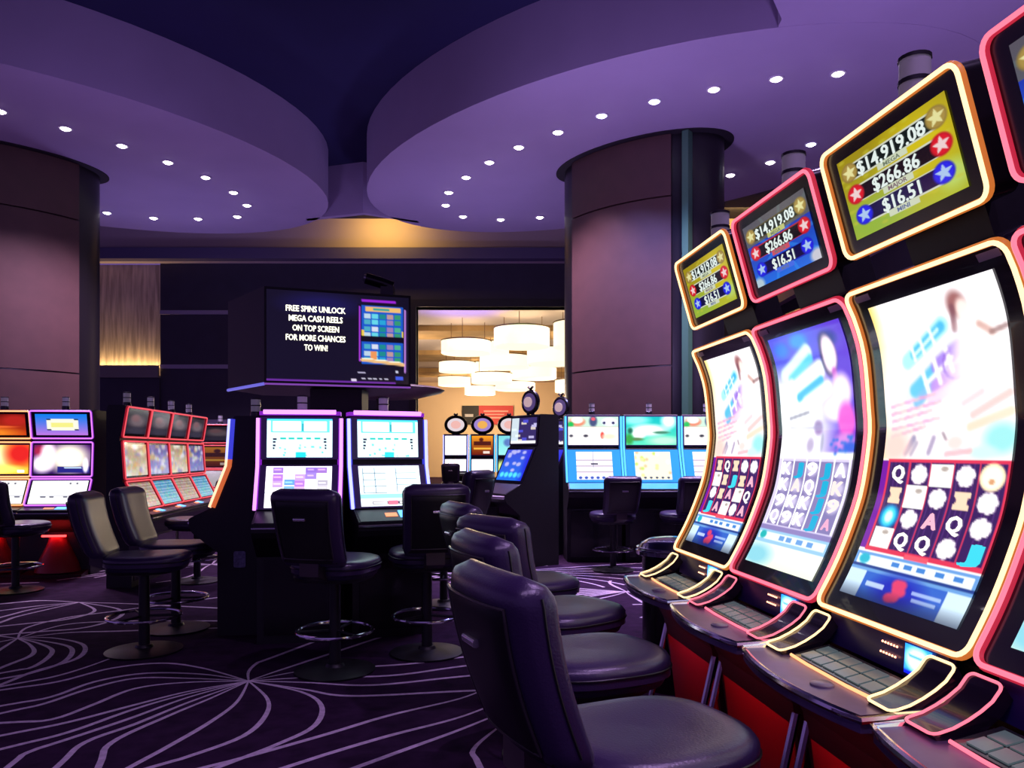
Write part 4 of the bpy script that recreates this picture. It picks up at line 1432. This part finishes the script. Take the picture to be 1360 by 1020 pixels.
# picture of a machine on the right of the display
cs.rect(.63, .10, .655, .80, (.06, .04, .12))
cs.line(.64, .13, .645, .75, .004, (.70, .25, .90)).line(.975, .15, .975, .86, .006, (.80, .55, .95)).line(.66, .06, .90, .06, .008, (.62, .15, .85))
cs.rect(.66, .12, .96, .78, (.10, .35, .80))
cs.rect(.68, .13, .94, .18, (.95, .75, .45)).rect(.74, .14, .86, .17, (.2, .65, .6))
for r in range(8):
    for k in range(5):
        if r == 4:
            continue
        y = .21 + .07 * r
        cl = [(.30, .68, .78), (.40, .85, .92), (.10, .55, .55), (.62, .50, .72), (.20, .60, .45)][k] if (r + k) % 3 else [(.75, .85, .92), (.85, .88, .95), (.15, .65, .85), (.75, .60, .60), (.30, .70, .55)][k]
        cs.rect(.675 + .055 * k, y, .675 + .055 * k + .045, y + .052, cl)
cs.rect(.66, .465, .96, .52, (.04, .03, .08)).rect(.66, .40, .675, .46, (.95, .8, .3)).rect(.945, .40, .96, .46, (.95, .85, .3))
cs.rect(.72, .64, .77, .72, (.95, .60, .35))
cs.line(.66, .735, .96, .775, .012, (.95, .75, .50)).line(.66, .715, .96, .755, .004, (1, 1, .9))
cs.rect(.63, .87, .68, .885, (.75, .72, .85)).rect(.90, .92, .96, .955, (.25, .35, .90)).rect(.905, .85, .92, .87, (.8, .8, .9))
for q in range(5):
    cs.rect(.66 + .04 * q, .935, .685 + .04 * q, .955, (.80, .78, .88))
cs.rect(.58, .955, .615, .975, (.9, .85, .95)).rect(0, .985, .9, 1.0, (.42, .18, .62))
dsp = screen(sg, 'display', sfn(0.004), cs, 1.0)
tw = (1.0, .98, .88)
lettering(dsp, 'message_lettering', sfn(0.007), [('FREE SPINS UNLOCK', .335, .775, .41, .066, tw), ('MEGA CASH REELS', .335, .668, .37, .066, tw), ('ON TOP SCREEN', .335, .561, .32, .066, tw),
                                                ('FOR MORE CHANCES', .335, .454, .41, .066, tw), ('TO WIN!', .335, .347, .16, .066, tw)], 1.8, 0.032)
c2, d2 = Vector(poly[5]), Vector(poly[0])
MB().add([(c2.x, c2.y, 0.0), (d2.x, d2.y, 0.0), (d2.x * 1.0, d2.y, -0.03), (c2.x, c2.y, -0.03)], [(0, 1, 2, 3)])
MB().tube([(c2.x, c2.y, -0.005), (d2.x, d2.y, -0.005)], 0.012, 6).build('light_strip', neon('sign_strip', (.22, .2, 1), .7), sg)
MB().tube([(a_.x, a_.y, -0.004), (b_.x, b_.y, -0.004)], 0.007, 6).build('light_strip', neon('sign_strip2', (.42, .12, .8), .5), sg)
# small camera on the sign
sc = thing('security_camera', 'small black camera on a bracket above the overhead sign', 'camera', (X(515, 6.2), 6.2, 1.86 + SH))
MB().box(-0.05, 0.05, -0.05, 0.05, 0, 0.10).build('bracket', BLK, sc)
MB().tube([(0.04, 0, 0.10), (-0.05, -0.02, 0.13), (-0.17, -0.05, 0.16)], 0.045, 12).build('barrel', BLK, sc, True)
MB().tube([(-0.17, -0.05, 0.16), (-0.185, -0.054, 0.164)], 0.028, 10).build('lens', mat('cam_lens', (.5, .5, .55), .1, .6), sc, True)
# small round-cornered label plate on the plinth side
st_ = tag(MB().prism_z(rrect(0.085, 0.12, 0.015), 0, 0.006).build('printed_sticker', mat('sticker', rgb(120, 125, 150), 0.4, noise=0.4, nscale=60)), 'pale printed sticker on the dark end of the carousel machine', 'sticker')

# cyan bank on the right, facing the camera
JS = [((0.10, 0.98), (0.26, 1.375)), ((0.28, 1.42), (0.30, 1.80))]
yj = 9.25
for k, (u, kl, kt, lb) in enumerate(((789, 'jewel_low', 'jewel_top', 'cyan-framed slot machine with a white reel screen, leftmost of its bank'), (866, 'jewel_low2', 'jewel_field', 'cyan-framed slot machine with a green and teal landscape screen'),
                                     (943, 'jewel_low', 'jewel_top', 'cyan-framed slot machine half hidden by the near yellow machine'))):
    bank_machine('slot_machine', lb, (X(u, yj + .28), yj, 0), R(2), 'bank of cyan-framed machines before the right column', 0.675, [(*JS[0], (0.11, 0.03), kl, 1.4), (*JS[1], (0.02, 0.015), kt, 1.4)], 'cyan', deck=(-0.02, 0.90), back=0.66,
                 mode='bars', side_cols=('cyan', 'cyan'), cyan=True, slot=False)
# turned machine at the end of that bank
tm = bank_machine('slot_machine', 'grey-edged slot machine turned left at the end of the cyan bank, round topper', (X(655, 9.0) - 0.02, 9.05, 0), R(-58), 'bank of cyan-framed machines before the right column', 0.62,
                  [((0.22, 0.98), (0.42, 1.40), (0.03, 0.03), 'side_blue', 1.1), ((0.44, 1.43), (0.47, 1.78), (0.03, 0.02), 'side_top', 1.1)], None, deck=(0.0, 0.86), back=0.75, mode='none', beacon_at=False, slot=False, topper='violet', ts=0.62)
MB().prism_x([(-0.02, 0.80), (-0.02, 0.83), (0.20, 0.965), (0.23, 0.95)], -0.30, 0.30).build('pale_button_deck', mat('pale_deck', rgb(214, 200, 214), 0.35), tm)
for q in range(3):
    MB().box(-0.42, -0.02, -0.10 - 0.09 * q, -0.04 - 0.09 * q, 0.70 - 0.045 * q, 0.72 - 0.045 * q).build('ledge_slat', mat('pale_deck'), tm)
MB().prism_x([(-0.30, 0.30), (-0.30, 0.59), (-0.03, 0.69), (0.10, 0.69), (0.10, 0.30)], -0.44, 0.0).build('ledge_block', BLKM, tm)
tm2 = bank_machine('slot_machine', 'dark slot machine with a round topper behind the turned one', (X(700, 10.2), 10.15, 0), R(-58), 'bank of cyan-framed machines before the right column', 0.60,
                   [((0.22, 0.98), (0.42, 1.40), (0.03, 0.03), 'side_blue', 1.1), ((0.44, 1.43), (0.47, 1.78), (0.03, 0.02), 'side_top', 1.1)], None, deck=(0.0, 0.86), back=0.72, mode='none', beacon_at=False, slot=False, topper='violet', ts=0.62)

# machines glimpsed through the opening
FS = [((0.20, 0.85), (0.28, 1.18)), ((0.29, 1.24), (0.31, 1.78))]
fy = 19.0
for u, kl, kt, tp, col, lb in ((604, 'far_white', 'far_white', 'white', 'bluew', 'glaring white slot machine beyond the opening, next to the centre carousel'), (640, 'far_low', 'far_gold', 'gold', 'cyan', 'slot machine with orange screen and round gold topper beyond the opening'),
                               (676, 'far_green', 'far_teal', 'white', 'cyan', 'slot machine with pale teal screen and round white topper beyond the opening')):
    bank_machine('slot_machine', lb, (X(u, fy), fy, 0), 0.0, 'far machines with round toppers', 0.60, [(*FS[0], (0.03, 0.02), kl, 1.8), (*FS[1], (0.03, 0.03), kt, 1.8 if 'white' in kt else 1.2)], None, deck=(0.0, 0.80), back=0.7, mode='bars', side_cols=(col, col),
                 beacon_at=False, slot=False, topper=tp)
bank_machine('slot_machine', 'small distant slot machine with red stripe behind the edge-on carousel machine', (X(284, 12.5), 12.5, 0), R(5), None, 0.62, stack3('far_low', 'far_gold', 'grey_top', (0.4, 0.4, 0.3)), 'red', under=False)
# opposite row behind the near row (its backs and beacons show between the screens)
for k, lb in ((0.75, 'back of a black slot machine behind the yellow-outlined curved one'), (1.75, 'back of a black slot machine behind the pink-outlined curved one')):
    p = base + ROWD * (0.68 * k) + Vector((0.993, 0.119)) * 1.62
    bank_machine('slot_machine', lb, (p.x, p.y, 0), THR + PI, 'opposite row behind the curved machines', 0.62, stack3('low_gold', 'row_gold', 'grey_top', (0.6, 0.6, 0.4)), 'pink', back=0.66)


# ------------------------------------------------------------------ chairs
def superell(a, b, n, cnt=28):
    out = []
    for i in range(cnt):
        t = 2 * PI * i / cnt
        c, s = math.cos(t), math.sin(t)
        out.append((a * math.copysign(abs(c) ** (2 / n), c), b * math.copysign(abs(s) ** (2 / n), s)))
    return out


def make_chair():
    """faces +y"""
    t = thing('casino_chair', '', 'chair')
    MB().revolve([(0.0, 0.0), (0.24, 0.0), (0.245, 0.012), (0.20, 0.022), (0.06, 0.032), (0.05, 0.05), (0, 0.05)], 32).build('base_plate', STEM, t, True)
    MB().revolve([(0.036, 0.04), (0.034, 0.52), (0.07, 0.53), (0.07, 0.545)], 20).build('stem', STEM, t, True)
    ring = [(0.23 * math.cos(2 * PI * k / 36), 0.23 * math.sin(2 * PI * k / 36), 0.24) for k in range(36)]
    fr_ = MB().tube(ring, 0.011, 8, True).build('foot_ring', CHROME, t, True)
    for k in range(3):
        a = R(90 + 120 * k)
        MB().tube([(0.03 * math.cos(a), 0.03 * math.sin(a), 0.24), (0.225 * math.cos(a), 0.225 * math.sin(a), 0.24)], 0.009, 6).build('spoke', STEM, fr_, True)
    # seat: pan + padded cushion
    MB().loft([[(x, y, z) for x, y in superell(a, b, 3.2)] for a, b, z in ((0.16, 0.15, 0.535), (0.215, 0.21, 0.545), (0.225, 0.22, 0.565))]).build('seat_pan', SHELL, t, True)
    rings = []
    for k in range(13):
        q = k / 12
        if q < 0.75:
            g = 1 - 0.10 * (1 - math.sin(q / 0.75 * PI / 2 + 0.0)) if q < 0.3 else 1.0
            z = 0.560 + 0.075 * q / 0.75
        else:
            e = (q - 0.75) / 0.25
            g = 1 - 0.30 * e ** 2
            z = 0.635 + 0.028 * math.sin(e * PI / 2)
        rings.append([(x, y + 0.015, z + (0.012 * (y / 0.25) ** 2 if q > 0.7 else 0)) for x, y in superell(0.245 * g, 0.245 * g, 2.9, 36)])
    ct = rings[-1]
    for f, dz_ in ((0.6, 0.002), (0.3, 0.002), (0.05, 0.0)):
        rings.append([(x * f, (y - 0.015) * f + 0.015, 0.664 + dz_ - 0.004) for x, y, z in ct])
    seat = MB().loft([[(x, y * 1.08 + 0.012, z) for x, y, z in r_] for r_ in rings]).build('seat', LEATHER, t, True)
    MB().tube([(x, (y + 0.015) * 1.08 + 0.012, 0.622) for x, y in superell(0.2465, 0.2465, 2.9, 40)], 0.004, 6, True).build('piping', SHELL, seat, True)
    # backrest: thick padded slab, reclined and wrapped
    zb0, zb1 = 0.655, 1.085

    def back_ring(z, a, th, y0):
        out = []
        for x, y in superell(a, th, 3.6, 32):
            out.append((x, y0 + y + 0.35 * x * x, z))
        return out
    rings = []
    for k in range(23):
        q = k / 22
        z = zb0 + (zb1 - zb0) * q
        y0 = -0.255 - 0.125 * q - 0.02 * math.sin(q * PI)
        e0 = max(0, (0.10 - q) / 0.10)
        e1 = max(0, (q - 0.86) / 0.14)
        f = math.sqrt(max(0.0, 1 - e1 ** 2.2)) * (1 - 0.25 * e0 ** 2)
        a = (0.195 + 0.02 * q) * (0.70 + 0.30 * f)
        th = 0.068 * max(0.12, f)
        rings.append(back_ring(z, a, th, y0))
    back = MB().loft(rings).build('backrest', LEATHER, t, True)
    seam = []
    for k in range(5, 22):
        q = k / 22
        seam.append(q)
    for sx in (-1, 1):
        pts = []
        for k in range(2, 21):
            q = k / 22
            z = zb0 + (zb1 - zb0) * q
            y0 = -0.255 - 0.125 * q - 0.02 * math.sin(q * PI)
            e1 = max(0, (q - 0.86) / 0.14)
            f = math.sqrt(max(0.0, 1 - e1 ** 2.2))
            a = (0.195 + 0.02 * q) * (0.70 + 0.30 * f)
            pts.append((sx * a * 1.0, y0 + 0.35 * a * a + 0.004, z))
        MB().tube(pts, 0.0035, 6).build('seam', SHELL, back, True)
    # rear shell, following the cushion
    def shell_y(x, q, out):
        e1 = max(0, (q - 0.86) / 0.14)
        f = math.sqrt(max(0.0, 1 - e1 ** 2.2))
        a = (0.195 + 0.02 * q) * (0.70 + 0.30 * f)
        th = 0.068 * max(0.12, f)
        return -0.255 - 0.125 * q - 0.02 * math.sin(q * PI) + 0.35 * x * x - th * max(0.0, 1 - min(1, abs(x) / a) ** 3.6) ** (1 / 3.6) - out
    n = 15
    g = []
    for j in range(n):
        q = 0.04 + 0.84 * j / (n - 1)
        z = zb0 + (zb1 - zb0) * q
        a = 0.168 + 0.02 * q
        g.append([(a * (2 * i / 10 - 1), shell_y(a * (2 * i / 10 - 1), q, 0.007 if (i not in (0, 10) and j not in (0, n - 1)) else -0.004), z) for i in range(11)])
    vs_ = [p for r in g for p in r]
    fs_ = [(j * 11 + i, j * 11 + i + 1, (j + 1) * 11 + i + 1, (j + 1) * 11 + i) for j in range(n - 1) for i in range(10)]
    sh = MB().add(vs_, fs_).build('rear_shell', SHELL, t, True)
    q = 0.62
    yh = shell_y(0.0, q, 0.013)
    zh = zb0 + (zb1 - zb0) * q
    MB().loft([[(sx * 0.036, yh + y, zh + z) for y, z in rrect(0.016, 0.018, 0.006, 3)] for sx in (-1, 1)]).build('handle', mat('handle_metal', (.75, .73, .78), .25, .9), sh, True)
    rim = [(0.168 + 0.02 * 0.1, 0.10), (0.186, 0.85), (-0.186, 0.85), (-0.170, 0.10)]
    path = []
    for x, q in densify(rim, 0.06):
        path.append((x * 0.92, shell_y(x * 0.92, q, 0.007), zb0 + (zb1 - zb0) * q))
    MB().tube(path, 0.004, 6, True).build('shell_rim', mat('shell_rim', (.035, .03, .035), .3), sh, True)
    # bracket between seat and back
    MB().prism_x([(-0.20, 0.555), (-0.17, 0.575), (-0.29, 0.76), (-0.325, 0.76), (-0.325, 0.60)], -0.06, 0.06).build('bracket', mat('bracket_metal', (.10, .08, .09), .3, .6), t)
    return t


proto = make_chair()
first = [True]


def chair(label, x, y, rz, group, zs=1.0):
    global proto
    if first[0]:
        o = proto
        first[0] = False
    else:
        o = copy_tree(proto)
    o.location = (x, y, 0)
    o.rotation_euler = (0, 0, R(rz))
    o.scale = (1, 1, zs)
    o['label'] = label
    o['group'] = group
    return o


gr = 'chairs along the curved machines'
chair('nearest black leather casino chair, at the bottom of the photo', 0.30, 1.92, -66, gr)
chair('black leather casino chair second from the camera in the right row', 0.24, 2.68, -68, gr)
chair('black leather casino chair third from the camera in the right row', 0.20, 3.42, -52, gr)
chair('black leather casino chair fourth in the right row, mostly hidden behind the third', 0.06, 4.20, -66, gr)
gc = 'chairs around the centre carousel'
chair('casino chair with its back to us before the violet carousel machine', -1.09, 4.73, -14, gc, 1.05)
chair('casino chair with its back to us before the cyan carousel machine', -0.57, 5.15, 16, gc, 1.06)
chair('casino chair facing the edge-on carousel machine, on its left, nearer of two', -2.49, 5.20, -80, gc)
chair('casino chair facing the edge-on carousel machine, farther of two', -2.56, 5.85, -88, gc)
chair('dark casino chair behind the right carousel chair, seen from its side', -0.60, 6.75, 62, gc, 1.1)
chair('casino chair before the leftmost cyan-framed machine', X(812, 8.9), 8.75, 10, 'chairs at the cyan machines')
chair('casino chair before the middle cyan-framed machine', X(905, 8.9), 8.75, 10, 'chairs at the cyan machines')
chair('casino chair in front of the purple and orange machines at the far left', X(25, 7.5), 7.45, -8, 'chairs at the left bank')
chair('casino chair facing the four red-outlined machines', X(262, 8.0), 8.0, 82, 'chairs at the left bank')
chair('distant dark chair before the pale teal far machine', X(688, 17.8), 17.8, 0, 'distant chairs beyond the opening')
chair('distant dark chair before the glaring white far machine', X(600, 17.8), 17.8, 0, 'distant chairs beyond the opening')

# chrome-topped bin at the end of the near row
bn = thing('litter_bin', 'round black litter bin with a chrome domed lid past the near row', 'bin', (0.93, 4.42, 0))
MB().revolve([(0.0, 0), (0.17, 0), (0.175, 0.02), (0.18, 0.75), (0.0, 0.75)], 32).build('body', BLK, bn, True)
MB().revolve([(0.19, 0.755), (0.215, 0.765), (0.215, 0.785), (0.195, 0.80), (0.185, 0.825), (0.14, 0.85), (0.06, 0.86), (0.0, 0.862)], 40).build('lid', CHROME, bn, True)
MB().tube([(0.205 * math.cos(2 * PI * k / 40), 0.205 * math.sin(2 * PI * k / 40), 0.80) for k in range(40)], 0.008, 6, True).build('lid_rim', CHROME, bn, True)

# round canopy seen past the sign
cnp = thing('round_canopy', 'brown disc-shaped canopy on a pole behind the overhead sign', 'canopy', (X(505, 11.0), 11.0, 0))
MB().revolve([(0, 2.10), (0.55, 2.12), (0.88, 2.20), (0.92, 2.23), (0.85, 2.26), (0.3, 2.32), (0, 2.33)], 40).build('disc', mat('canopy_brown', rgb(58, 40, 34), 0.35), cnp, True)
MB().revolve([(0.06, 0.0), (0.06, 2.11)], 16).build('pole', STEM, cnp, True)
MB().revolve([(0.35, 0.0), (0.35, 0.03), (0.08, 0.06)], 24).build('foot', STEM, cnp, True)

# sticker placement on the near side of the edge-on carousel machine (its cabinet side faces the camera)
bpy.context.view_layer.update()
n_ = Vector((math.sin(R(-82)), -math.cos(R(-82))))
ax = Vector((math.cos(R(-82)), math.sin(R(-82))))          # towards the camera
o_ = Vector((-2.12, 5.92)) + n_ * 0.28
pt = o_ + ax * (0.29 + 0.001) - n_ * 0.36
st_.location = (pt.x, pt.y, 0.56)
st_.rotation_euler = Matrix(((-n_.x, 0, ax.x), (-n_.y, 0, ax.y), (0, 1, 0))).to_euler()
